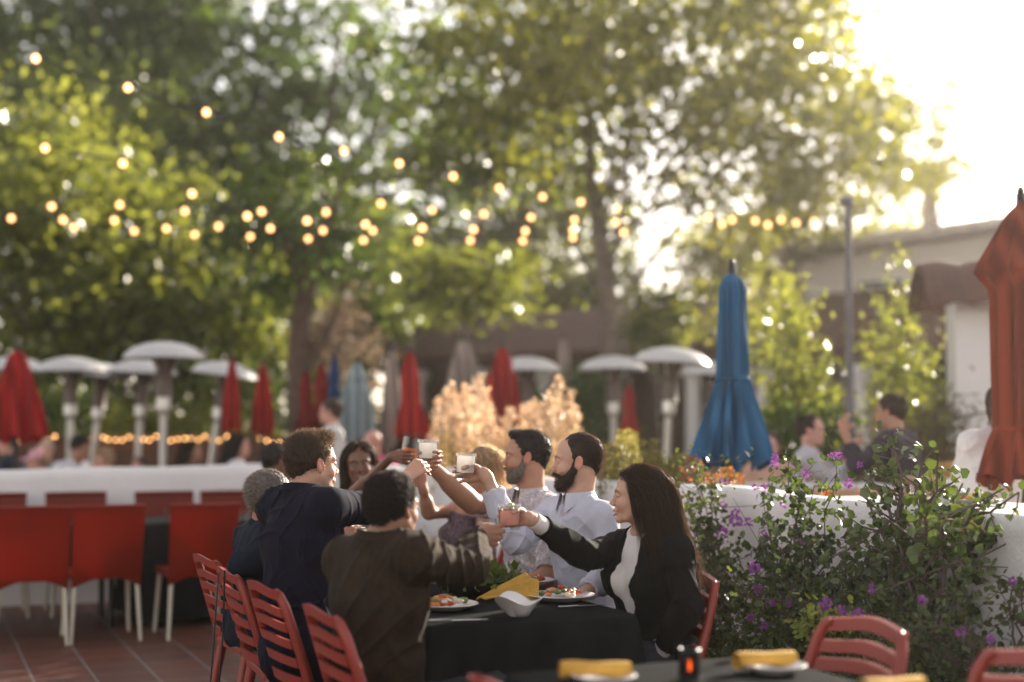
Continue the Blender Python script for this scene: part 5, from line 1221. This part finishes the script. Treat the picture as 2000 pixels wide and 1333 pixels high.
# man in the floral shirt
gl = W(836, 888, 6.45)
w, hs = hold(gl + (0, 0, -.02), W(865, 930, 6.6), (.5, .8, 0))
human('man with a greying beard in a floral shirt, arm stretched into the toast', W(1028, 893, 6.75), (-1, .0, 0), W(1040, 974, 6.75), W(1088, 1004, 6.55), W(990, 988, 6.92), W(1050, 1200, 6.78),
      (W(1070, 1132, 6.38), W(1005, 1158, 6.3), dict(dir=(-1, .1, -.1), back=(0, 0, 1), thumb=(0, 1, 0), curl=(30, 40, 30))), (W(922, 984, 6.74), w, hs), 'tan', False,
      dict(smile=.45, openm=.1, brow=.7, stub=.6, nose=1.15), clothes=[dict(t='top', m=FLOR, e=.015, sl=.80, sr=.62, hem=-.12, neck=.062, collar=.034, amp=.006, vee=.05, h=.005)] + legs_cl(),
      hair=short_hair(4, .009, .010, 8000, (0, .1, .3), .6, line='man', quiff=.008, tufts=.0016), haircol='black', beard=beard_mesh(5, .010, 5200, .75, .009), beardcol='pepper', group=G, ar=(.052, .046, .030))
tumbler('bright white drink with a lemon slice, held by the man in the floral shirt', gl - (0, 0, .032), .046, .10, MILK, .85, 'drinks raised in the toast', 'drink', 'cocktail_glass', rimsalt=True)

# woman in the purple halter top
human('fair haired woman in a purple patterned halter top, face behind a raised glass', W(941, 918, 7.33), (-1, -.12, 0), W(920, 975, 7.33), W(945, 1000, 7.2), W(893, 998, 7.46), W(925, 1175, 7.4),
      (W(950, 1098, 7.02), W(900, 1090, 6.86), dict(dir=(-1, .0, .15), back=(0, -.7, .7), thumb=(0, .5, .6), curl=(70, 95, 70), tp=[(.030, .028, -.018), (.034, .055, -.035), (.02, .07, -.045), (.0, .075, -.05)])),
      (W(838, 1003, 7.3), W(826, 955, 7.2), dict(dir=(-.1, -.2, 1), back=(.6, -.6, 0), thumb=(-.7, -.6, 0), curl=(50, 80, 60))), 'tan', True,
      dict(smile=.7, brow=.6), clothes=[dict(t='top', m=HALT, e=.014, hem=-.1, n='halter_top', strapless=.06, amp=.004, freq=40, h=.0055)] + legs_cl(),
      hair=merge([short_hair(6, .01, .03, 3500, (0, -.9, -.2), .1, line='woman', tufts=.001), long_hair(7, .2, 600, (0, -.1, 0), 0, .01)]), haircol='blonde', group=G, pitch=.05)
# smiling woman at the end
gl = W(738, 924, 7.55)
w, hs = hold(gl + (0, 0, -.02), W(760, 950, 7.6), (.5, .6, 0), s=.9)
gl2 = W(797, 884, 7.0); w2, hs2 = hold(gl2 + (0, 0, -.02), W(770, 915, 7.1), (-.5, -.7, 0), s=.9)
human('smiling dark skinned woman with long braids, facing the camera at the far table end', W(702, 907, 7.9), (.12, -1, 0), W(700, 968, 7.95), W(752, 985, 7.92), W(648, 985, 7.92), W(705, 1150, 8.0),
      (W(770, 1040, 7.75), w, hs), (W(672, 985, 7.45), w2, hs2), 'dark', True,
      dict(smile=1.0, openm=.95, brow=.9, makeup=True), clothes=[dict(t='top', m=PRNT, e=.012, sl=.4, sr=.4, hem=-.1, n='patterned_top')] + legs_cl(),
      hair=long_hair(8, .34, 4200, (0, -.06, 0), .0, .03, w=.0011, wave=.012, th=.010), haircol='dkbrown', group=G, roll=.06, pitch=-.02)
tumbler('pale drink with a lime held by the smiling woman', gl - (0, 0, .045), .037, .085, MILK, .8, 'drinks raised in the toast', 'drink', 'cocktail_glass', lime=True)
tumbler('amber drink raised beside the bright white one', gl2 - (0, 0, .035), .042, .11, AMB, .5, 'drinks raised in the toast', 'drink', 'cocktail_glass', tilt=(0, .18))

# man in the navy polo
w = W(793, 934, 6.0)
nb = human('man in a navy polo shirt, seen from behind reaching into the toast', W(610, 907, 5.7), (.80, .58, 0), W(586, 972, 5.68), W(538, 992, 5.88), W(644, 990, 5.48), W(592, 1262, 5.6),
      (W(560, 1110, 5.95), W(640, 1130, 6.05), dict(dir=(1, .2, 0), back=(0, 0, 1), curl=(25, 30, 30))), (W(722, 992, 5.72), w, dict(dir=(.55, .3, .5), back=(-.3, -1, .35), thumb=(-.6, 0, .8), curl=(55, 80, 60), tp=[(.030, .028, -.018), (.034, .055, -.035), (.026, .08, -.05), (.018, .095, -.06)])), 'fair', False,
      dict(smile=.3, brow=.6, stub=.35), clothes=[dict(t='top', m=NAVY, e=.016, sl=1.0, sr=1.02, hem=-.16, n='polo_shirt', neck=.064, collar=.032, tip=.02, amp=.006, freq=16, h=.005)] + legs_cl(KHAKI),
      hair=short_hair(9, .010, .019, 9000, (0, .15, .3), .6, line='man', quiff=.010, tufts=.0025), haircol='brown', group=G, girth=1.12, ar=(.056, .044, .031))
wt = MB(); q = w - nrm(w - W(722, 992, 5.72)) * .02; ax = nrm(w - W(722, 992, 5.72)); a1 = nrm(np.cross(ax, UPZ)); a2 = np.cross(ax, a1)
wt.tube([q + (a1 * math.cos(a) + a2 * math.sin(a)) * .0285 - np.array(nb.location) for a in np.linspace(0, 6.283, 25)], .009, 6, .35, False); wb = wt.build('wristwatch', M('steel_band', (.5, .5, .5), .3, metal=1), nb)
f_ = MB(); fq = q + (-a1 * .3 + nrm(np.array([-.3, -1, .35])) * 1) * .028 - np.array(nb.location); f_.box(fq, (.03, .012, .034)); f_.build('watch_face', M('black_glass', (.01, .01, .012), .1), wb, False, bevel=.003)

# man in the brown jacket
gl = W(950, 1036, 5.22)
w, hs = hold(gl + (0, 0, -.015), W(960, 1070, 5.12), (.5, -1, .25))
human('man with curly black hair in a dark brown suede jacket, back to the camera', W(768, 994, 4.82), (.62, .78, 0), W(742, 1066, 4.80), W(672, 1092, 4.98), W(814, 1090, 4.64), W(738, 1385, 4.84),
      (W(700, 1225, 5.2), W(800, 1190, 5.45), dict(dir=(1, .2, 0), back=(0, 0, 1), curl=(25, 30, 30))), (W(918, 1110, 4.86), w, hs), 'brown', False,
      dict(smile=.5, brow=.8, stub=.15), clothes=[dict(t='top', m=M('cream_lining', (.5, .42, .32), .9), e=.004, hem=-.05, amp=.001, n='undershirt', neck=.056, collar=.025, tip=0), dict(t='top', m=BROWNJ, e=.022, h=.005, sl=1.7, sr=1.84, hem=-.2, n='jacket', neck=.07, collar=.03, tip=.03, amp=.006, freq=15, gap=.5)] + legs_cl(),
      hair=short_hair(10, .013, .013, 15000, (0, 0, 0), 1, curl=.0035, line='man', tufts=.004, w=.0006), haircol='black', group=G, girth=1.1, hs=.93, pitch=.02)
tumbler('pale drink half hidden in the hand of the man in the brown jacket', gl - (0, 0, .045), .039, .088, MILK, .8, 'drinks raised in the toast', 'drink', 'cocktail_glass')

# grey haired diner
human('grey haired diner in a dark denim shirt at the far left of the table', W(530, 972, 6.4), (.92, .40, 0), W(516, 1035, 6.42), W(488, 1050, 6.6), W(540, 1058, 6.22), W(505, 1215, 6.42),
      (W(520, 1120, 6.7), W(600, 1110, 6.75), None), (W(470, 1105, 6.2), W(660, 1062, 6.35), dict(dir=(.8, .1, .6), back=(-.3, -1, .2), thumb=(-.4, 0, .8), curl=(60, 80, 60))), 'tan', False,
      dict(smile=.4, brow=.4), clothes=[dict(t='top', m=DENIM, e=.016, sl=1.6, sr=1.85, hem=-.1, n='denim_shirt', neck=.06, collar=.03, tip=.02, amp=.006)] + legs_cl(),
      hair=short_hair(11, .012, .016, 8000, (0, -.7, -.3), .3, line='man', grey=.4, tufts=.003), haircol='grey', group=G, hs=.97)

# ---------------------------------------------------------------- other diners
OG = 'other diners'
def diner(label, px, py, Y, face, skin, fem, top, hair, hcol, zf=0.0, armL=None, armR=None, W_=.19, lean=(0, 0), headk=1.0, neckw=.06, extra=(), roll=0, pitch=0, stand=False, girth=1.0, group=OG):
    H = W(px, py, Y); f = nrm(np.array([face[0], face[1], 0.])); r = np.array([f[1], -f[0], 0])
    N = H - f * .02 + (0, 0, -.155) ; N = N + np.array([lean[0], lean[1], 0]) * .3; C_ = N + (0, 0, -.05) + np.array([lean[0], lean[1], 0]) * .2
    k = .17 if fem else .2
    SLx, SRx = C_ - r * k, C_ + r * k; Pz = N[2] - .50; Pp = np.array([N[0] - f[0] * .04 + lean[0], N[1] - f[1] * .04 + lean[1], Pz])
    def dflt(S_): return (S_ + f * .12 + (0, 0, -.25), S_ + f * .34 + (0, 0, -.30), None)
    aL = armL(SLx, f, r) if armL else dflt(SLx); aR = armR(SRx, f, r) if armR else dflt(SRx)
    lg = []
    for s in (-1, 1):
        hp = Pp + r * .09 * s + (0, 0, -.03)
        if stand: kn = hp + f * .03; kn = np.array([kn[0], kn[1], max(zf + .48, 0)]); an = np.array([hp[0], hp[1], zf + .09])
        else: kn = hp + f * .38; kn[2] = max(Pz - .03, zf + .45); an = kn + f * .03; an[2] = zf + .09
        lg.append((hp, kn, an, f))
    return human(label, H, face, N, SLx, SRx, Pp, aL, aR, skin, fem, dict(smile=.3), clothes=[dict(t='top', m=top, e=.018, sl=1.6, sr=1.6, hem=-.1, neck=.056, h=.012, amp=.006)] + ([dict(t='legs', m=JEAN, e=.006)]),
                 hair=hair, haircol=hcol, group=group, legs=lg, hi=False, lod=.013, roll=roll, pitch=pitch, hs=headk, girth=girth)
def cl(n, c): return M(n, c, .85, .12, 10, .2, 60)
sh = lambda s, **k: short_hair(s, n=900, **k)
diner('diner with receding grey hair in a dark navy top at the far left edge', 14, 868, 15.5, (-1, -.2), 'pink', False, cl('dark_navy_top', (.015, .018, .035)), sh(20, line='recede'), 'grey')
diner('white haired diner behind the one in the pink cap', 88, 882, 15.6, (.2, -1), 'pink', False, cl('grey_top', (.2, .2, .21)), sh(21, th=.018, length=.03), 'white')
pc = diner('diner wearing a pink baseball cap', 74, 902, 14.2, (-1, -.15), 'pink', True, cl('mauve_top', (.3, .2, .25)), sh(22), 'blonde')
mb = MB(); mb.lathe([(.0, .105), (.04, .102), (.075, .082), (.092, .045), (.094, .01)], 28); 
mb.grid(lambda u, v: ((u - .5) * .15 * (1 - .4 * v * abs(u - .5) * 2), .075 + .09 * v * (1 - (2 * u - 1) ** 2 * .5), .018 - .012 * v - .02 * (2 * u - 1) ** 2), 12, 6, lambda u, v: (0, 0, .004))
cp = mb.build('pink_cap', M('pink_cap_cloth', (.72, .36, .42), .8), pc); H_ = W(74, 902, 14.2); cp.matrix_local = Matrix.Translation(Vector(H_ + (0, 0, .025)) - pc.location) @ Matrix([list(r) + [0] for r in head_frame((-1, -.15), 0, 0)] + [[0, 0, 0, 1]])
diner('dark haired bearded man in a white shirt, head bent over his table', 158, 876, 14.8, (.9, -.3), 'tan', False, cl('white_shirt', (.66, .66, .7)), short_hair(23, .02, .03, 1500, curl=.004), 'black', lean=(-.15, 0), pitch=-.35)
diner('diner with grey blonde hair and a dark headband, just above the white wall', 200, 902, 13.8, (-.5, -1), 'pink', True, cl('cream_top', (.5, .44, .36)), short_hair(24, .024, .03, 1500, line='woman'), 'blonde', pitch=-.2)
diner('child with light brown hair barely showing above the white wall', 270, 912, 15.5, (-.3, -1), 'pink', True, cl('light_top', (.4, .35, .3)), sh(25), 'brown', headk=.85)
diner('woman with long brown hair in a dark top left of the white garment', 376, 882, 15.0, (1, -.1), 'tan', True, cl('charcoal_top', (.02, .02, .022)), long_hair(26, .3, 700, w=.003), 'dkbrown')
diner('woman with straight black hair in profile, hand near her face', 468, 872, 14.0, (1, .1), 'pink', True, cl('off_white_shawl', (.6, .58, .58)), long_hair(27, .36, 1100, w=.003), 'black')
diner('dark skinned diner half hidden behind the navy polo man', 545, 904, 9.0, (.9, .4), 'dark', False, cl('plum_top', (.04, .025, .04)), sh(28, th=.006), 'black')
diner('standing woman with a low bun in a pale speckled blouse', 645, 805, 12.9, (-.95, .1), 'pink', True, pattern_cloth('speckled_blouse', (.62, .6, .58), (.35, .34, .34), (.7, .68, .66), 60), merge([short_hair(29, .014, .02, 900, (0, -.8, .1), .1, line='woman')]), 'brown', stand=True)
diner('bald man in a bright pink shirt behind the smiling woman', 727, 866, 13.5, (-.5, -1), 'pink', False, cl('hot_pink_shirt', (.6, .1, .22)), None, 'grey', girth=1.1)
diner('dark haired diner low behind the raised glasses', 792, 878, 14.5, (.4, 1), 'brown', False, cl('black_top', (.015, .015, .015)), sh(30, th=.02), 'black')
diner('diner in sunglasses at the table under the blue umbrella', 1503, 873, 11.4, (-.3, -1), 'pink', True, cl('peach_top', (.5, .3, .22)), sh(31, line='woman'), 'brown', zf=.3)
# woman in grey at the terrace table
def up_arm(dx, side):
    return lambda S_, f, r: (S_ + f * .22 + (0, 0, -.17), S_ + f * .30 + (0, 0, .03) + r * side * -.05, dict(dir=nrm(f * .2 + np.array([0, 0, 1])), back=f * -.6 + r * side * .5, curl=(40, 60, 50)))
diner('woman in a pale grey top with both hands raised at the terrace table', 1584, 842, 10.4, (.95, -.35), 'pink', True, cl('pale_grey_top', (.48, .45, .48)), short_hair(32, .008, .02, 1200, (0, -.9, -.1), .1, line='woman'), 'dkbrown', zf=.3, armL=up_arm(0, -1), armR=up_arm(0, 1))
diner('man in a dark tee with his hand at his mouth at the terrace table', 1738, 806, 9.8, (-.8, .55), 'tan', False, cl('dark_plum_tee', (.028, .018, .03)), sh(33, th=.012), 'dkbrown', zf=.3, armL=lambda S_, f, r: (S_ + f * .2 - r * .05 + (0, 0, -.16), S_ + f * .30 + (0, 0, .06), dict(dir=(-.2, 0, 1), back=(-.5, -.6, 0), curl=(60, 80, 60))),
      armR=lambda S_, f, r: (S_ + r * .12 + f * .02 + (0, 0, -.24), S_ + f * .22 + (0, 0, -.36), None), lean=(.05, -.05))
diner('person in a white lace blouse partly behind the big red umbrella', 1955, 795, 8.0, (-.3, .9), 'tan', True, pattern_cloth('white_lace', (.72, .7, .7), (.55, .52, .53), (.76, .75, .74), 60), long_hair(34, .2, 700, w=.003), 'brown', zf=.3, girth=1.15, lean=(-.1, .0))
# terrace tables behind the right wall
WOODT = M('table_wood', (.36, .19, .10), .5, .15, 6)
def plain_table(label, px, Y, w, d, h=1.03, m=WOODT, rz=0):
    t = thing('terrace_table', label, 'table', (X(px, Y), Y, .3), rz, 'terrace tables'); h = h - .3
    mb = MB(); mb.box((0, 0, h - .02), (w, d, .04)); mb.build('tabletop', m, t, False, bevel=.006)
    mb = MB(); mb.tube([(0, 0, 0), (0, 0, h - .03)], .035, 10); mb.build('leg', DARKM, t)
    mb = MB(); mb.lathe([(.25, 0), (.25, .02), (.04, .04)], 20); mb.build('base', DARKM, t)
plain_table('pale cloth covered table in front of the woman in grey', 1540, 9.2, 1.3, .7, 1.06, M('pale_table_cloth', (.6, .56, .55), .7))
plain_table('wooden table between the woman in grey and the man in the dark tee', 1660, 8.7, 1.1, .6, 1.05)
plain_table('wooden table right of the man in the dark tee', 1855, 8.9, .6, .5, 1.12)
plain_table('grey topped table just behind the right wall, set with glasses', 1850, 6.5, 1.5, .6, 1.08, M('grey_table_top', (.33, .31, .33), .6), PHI + 1.57)
for px, py, Y, lq, lb in ((1600, 925, 8.8, None, 'clear glass in front of the woman in grey'), (1662, 915, 8.6, MILK, 'glass catching the sun beside the man in the dark tee'), (1612, 945, 7.6, AMB, 'orange drink between the purple flowers'),
                          (1766, 950, 6.4, None, 'empty tumbler behind the jade plant, left one'), (1793, 955, 6.3, MILK, 'tumbler behind the jade plant, right one'), (1430, 935, 8.4, MILK, 'white cup below the blue umbrella')):
    p = W(px, py, Y); tumbler(lb, (p[0], p[1], 1.04 if Y > 7 else 1.085), .035, .085, lq, .6, 'glasses on the terrace tables')
x, y, z = W(1900, 960, 6.3); t = plate('plate with a golden flatbread on the grey terrace table', x, y, 1.085, .12); food(t, .08, 12, 30)
x, y, z = W(1865, 905, 8.9); t = thing('basket', 'small golden basket on the wooden table beside the arch', 'basket', (x, y, 1.12)); mb = MB(); mb.lathe([(0, 0), (.07, 0), (.1, .05), (.105, .09), (.095, .09), (.07, .02), (0, .02)], 24); mb.build('wicker', wave_cloth('gold_wicker', (.5, .3, .1), 60, 'Z', .5), t)
t = thing('yellow_cushion', 'yellow cushion on the bench behind the right end of the wall', 'cushion', (X(1960, 5.6), 5.75, 1.02), .3); mb = MB(); mb.grid(lambda u, v: ((u - .5) * .5, (v - .5) * .3, .05 * (math.sin(u * 3.14) * math.sin(v * 3.14)) ** .4 + .006 * math.sin(u * 22 + v * 9)), 20, 12, lambda u, v: (0, 0, -.03)); mb.build('cover', YN, t)
# ---------------------------------------------------------------- plants in front of the right wall (in focus)
LJ = leaf_mat('leaf_jade', (.05, .085, .02), (.12, .16, .045), .25, .3, (1.5, 1.5, .6)); LI = leaf_mat('leaf_ivy', (.028, .055, .016), (.075, .115, .032), .38, .38); LL = leaf_mat('leaf_lantana', (.032, .055, .016), (.09, .12, .035), .4, .42)
LB = leaf_mat('leaf_lime_sprig', (.2, .26, .05), (.35, .4, .1), .4, .45); STEM = M('plant_stem', (.10, .065, .06), .75, .3, 20, .3, 60); PUR = M('purple_petal', (.40, .10, .44), .6, .2, 60, transl=.35); PNK = M('pink_petal', (.75, .42, .55), .6, .15, 60, transl=.35)
def wp(px, py, Y): return W(px, py, Y)
def flower(t, base, p, r, m, rng):
    u = rng.normal(size=(26, 3)); u /= np.linalg.norm(u, axis=1)[:, None]; P = p - base + u * r * .5
    V, Fa, tt = leaves(P, r * .75, rng, .8, 'hex', dirs=u * 1.2, jit=.3); link_mesh('flower', np_mesh(V, Fa, attrs={'tint': tt}), m, t)
def bushy(name, label, cat, stems, m, size, shape, seed, per=34, spread=.05, asp=.8, flowers=(), fr=.017, side=3, flm=None, stemr=.0055, fill=None):
    """stems: list of world polylines; leaves sit along the stems and their side twigs"""
    rng = np.random.default_rng(seed); b0 = np.array(stems[0][0], float); base = np.array([b0[0], b0[1], 0.]); t = thing(name, label, cat, tuple(base)); mb = MB(); Pt = []
    for st_ in stems:
        st_ = [np.array(p, float) - base for p in st_]; q = []
        for a, b in zip(st_[:-1], st_[1:]):
            for k in range(4): q.append(a + (b - a) * k / 4 + rng.normal(size=3) * .013)
        q.append(st_[-1]); L = len(q); mb.tube(q, [stemr * (1 - .75 * i / L) for i in range(L)], 6)
        for i in range(int(L * .25), L):
            n = int(per * rng.uniform(.3, 1)); Pt.append(q[i] + rng.normal(size=(n, 3)) * spread * .7)
            for _ in range(side):
                if rng.uniform() < .5:
                    e = q[i] + rng.normal(size=3) * np.array([1, .7, .8]) * spread * 1.9 + (0, 0, .02); mb.tube([q[i], (q[i] + e) / 2 + rng.normal(size=3) * .008, e], [stemr * .4, stemr * .3, stemr * .15], 5)
                    k = rng.uniform(.3, 1.1, n // 2 + 1)[:, None]; Pt.append(q[i] + (e - q[i]) * k + rng.normal(size=(len(k), 3)) * spread * .22)
    if fill is not None:
        c, r, n = fill; u = rng.normal(size=(n, 3)); Pt.append(np.array(c) - base + u * np.array(r) * .55)
    P = np.concatenate(Pt); P = P[P[:, 2] > .01]; P = P[(P + base) @ np.array([N2[0], N2[1], 0]) < 3.83 + (P[:, 2] > 1.15) * .3]
    V, Fa, tt = leaves(P, size, rng, asp, shape, jit=1); link_mesh('foliage', np_mesh(V, Fa, attrs={'tint': tt}), m, t, smooth=False)
    mb.build('stems', STEM, t)
    for px, py, Y in flowers: flower(t, base, wp(px, py, Y), fr * rng.uniform(.8, 1.15), flm or PUR, rng)
    return t
def YW(px, off=.12):
    """depth of the wall face at this picture column, moved off toward the patio"""
    k = (px - 1000) / F; return (3.84 - off) / (k * N2[0] + N2[1])
def stem(*pp, off=.12): return [np.array((wp(px, py, YW(px, off + o))) if py is not None else 0) for px, py, o in pp]
def fan(px0, py0, tips, off=.12, o0=.0):
    out = []
    for px, py in tips:
        a = wp(px0 + rs.uniform(-12, 12), py0, YW(px0, off + o0)); b = wp(px, py, YW(px, off + rs.uniform(-.06, .12))); m = (a + b) / 2 + np.array([rs.uniform(-.04, .04), rs.uniform(-.04, .04), .05]); out.append([a, m, b])
    return out
bushy('jade_plant', 'jade plant with thick round leaves and bare brown branches in front of the right wall', 'plant', fan(1800, 1290, [(1750, 890), (1800, 905), (1690, 965), (1640, 1000), (1860, 1000), (1905, 985), (1720, 1040), (1650, 1110), (1885, 1075), (1830, 960), (1770, 990), (1700, 1150), (1790, 1110)], .16), LJ, .042, 'hex', 71, 9, .05, .85, side=2, stemr=.013)
bushy('jade_plant', 'leaning jade stems crossing the upper right part of the plants', 'plant', fan(1760, 1130, [(1735, 850), (1700, 930), (1960, 955), (1990, 962), (1840, 930), (1880, 945)], .14), LJ, .032, 'hex', 72, 8, .04, .85, side=2, stemr=.010)
fl1 = [(1518, 1125), (1478, 1108), (1522, 1068), (1678, 1152), (1702, 1148), (1630, 1160), (1560, 1058)]
bushy('lantana', 'lantana bush with purple flowers at the middle of the wall', 'flowering plant', fan(1550, 1300, [(1500, 935), (1540, 905), (1560, 1000), (1590, 950), (1635, 925), (1500, 1020), (1480, 1090), (1585, 1060), (1560, 950), (1620, 1130), (1530, 1090)], .16), LI, .030, 'ivy', 73, 12, .045, .8,
      [(1475, 952, YW(1475)), (1490, 955, YW(1490)), (1552, 912, YW(1552)), (1572, 925, YW(1572)), (1580, 935, YW(1580)), (1562, 1060, YW(1562, .25)), (1530, 985, YW(1530)), (1513, 892, YW(1513)), (1512, 906, YW(1512)), (1627, 892, YW(1627)), (1640, 890, YW(1640)), (1680, 908, YW(1680)), (1657, 944, YW(1657)), (1492, 1042, YW(1492, .2))])
bushy('lantana', 'lantana sprawling low beside the woman in black, with pink and purple flowers', 'flowering plant', fan(1430, 1250, [(1330, 950), (1360, 930), (1385, 955), (1340, 1010), (1370, 1030), (1425, 1090), (1320, 1060), (1380, 1110), (1355, 900), (1390, 905), (1345, 985)], .2), LL, .026, 'ivy', 74, 14, .05, .6,
      [(1412, 987, YW(1412)), (1412, 1040, YW(1412, .25)), (1436, 1002, YW(1436)), (1435, 1018, YW(1435)), (1444, 1020, YW(1444)), (1463, 1020, YW(1463)), (1474, 1110, YW(1474, .4)), (1415, 938, YW(1415))], .021, flm=None)
bushy('ivy_vine', 'thin ivy vine hanging down the bare part of the right wall', 'vine', [stem((1905, 1025, 0), (1895, 1060, 0), (1888, 1120, 0), (1882, 1200, 0), off=.04), stem((1870, 1020, 0), (1915, 1040, 0), (1925, 1060, 0), off=.04)], LI, .05, 'ivy', 75, 3, .03, .9, side=1, stemr=.004)
bushy('ivy_vine', 'dark ivy climbing between the lantana and the jade plant', 'vine', fan(1650, 1290, [(1615, 1120), (1660, 1110), (1690, 1090), (1620, 1150), (1730, 1080), (1580, 1140), (1560, 1170)], .14), LI, .034, 'ivy', 76, 8, .05, .9)
# dense dark undergrowth, one plant every half metre
UG = 'dense bushes along the foot of the right wall'
ul = ['dark feathery bush behind the black jacket woman’s chair', 'dark bush left of the lime green sprig', 'dark bush directly behind the empty near chair', 'dark bush right of the near chair, below the jade plant', 'dark bush with few purple flowers near the right edge', 'dark bush in the bottom right corner']
uf = [[(1475, 1108), (1478, 1150)], [(1510, 1178), (1465, 1205), (1492, 1222), (1540, 1180)], [(1616, 1178), (1608, 1185), (1646, 1192), (1672, 1200)], [(1705, 1150), (1680, 1198)], [(1802, 1175), (1876, 1235)], [(1935, 1250)]]
for i, (px, top, off) in enumerate([(1400, 1120, .35), (1490, 1130, .38), (1600, 1150, .38), (1710, 1160, .35), (1810, 1175, .33), (1930, 1215, .3)]):
    Y = YW(px, off); c = wp(px, top, Y); z1 = c[2]
    o = bushy('shrub', ul[i], 'bush', [[(c[0], c[1], 0), (c[0] + rs.uniform(-.1, .1), c[1], z1 * .5), (c[0] + rs.uniform(-.2, .2), c[1] + rs.uniform(-.1, .1), z1 * .95)] for _ in range(5)], LL, .03, 'ivy', 80 + i, 20, .11, .5,
              [(a, b, YW(a, off + .22)) for a, b in uf[i]], .018, fill=((c[0], c[1], z1 * .38), (.34, .26, z1 * .40), 2300)); o['group'] = UG
bushy('lime_sprig', 'bright lime green sprig behind the empty near chair', 'plant', [[wp(1590 + k * 12, 1290, YW(1600, .55)), wp(1580 + k * 14, 1230, YW(1600, .55)), wp(1572 + k * 22, 1190 + 6 * k, YW(1600, .6))] for k in range(5)], LB, .032, 'ivy', 90, 9, .03, .5, side=2)
bushy('trailing_plant', 'sparse lavender sprig at the right end of the wall', 'plant', [stem((1985, 1260, 0), (1975, 1180, 0), (1972, 1130, .0), off=.06), stem((1990, 1260, 0), (1998, 1200, 0), (1990, 1140, 0), off=.06)], LL, .03, 'ivy', 91, 5, .03, .7, [(1978, 1137, YW(1978))], .02)

# ---------------------------------------------------------------- scattering box, added to stand in for veiling lens glare
hz = MB(); hz.box((0, 60, 9.4), (160, 140, 21)); hm = bpy.data.materials.new('glare_haze'); hm.use_nodes = True; hn = hm.node_tree.nodes; hn.remove(hn['Principled BSDF'])
pvv = hn.new('ShaderNodeVolumePrincipled'); pvv.inputs['Color'].default_value = (1, .95, .9, 1); pvv.inputs['Density'].default_value = .0009; pvv.inputs['Anisotropy'].default_value = .72
hm.node_tree.links.new(pvv.outputs[0], hn['Material Output'].inputs['Volume'])
hzo = hz.build('glare_haze_box', hm, None, False); tag(hzo, kind='stuff')
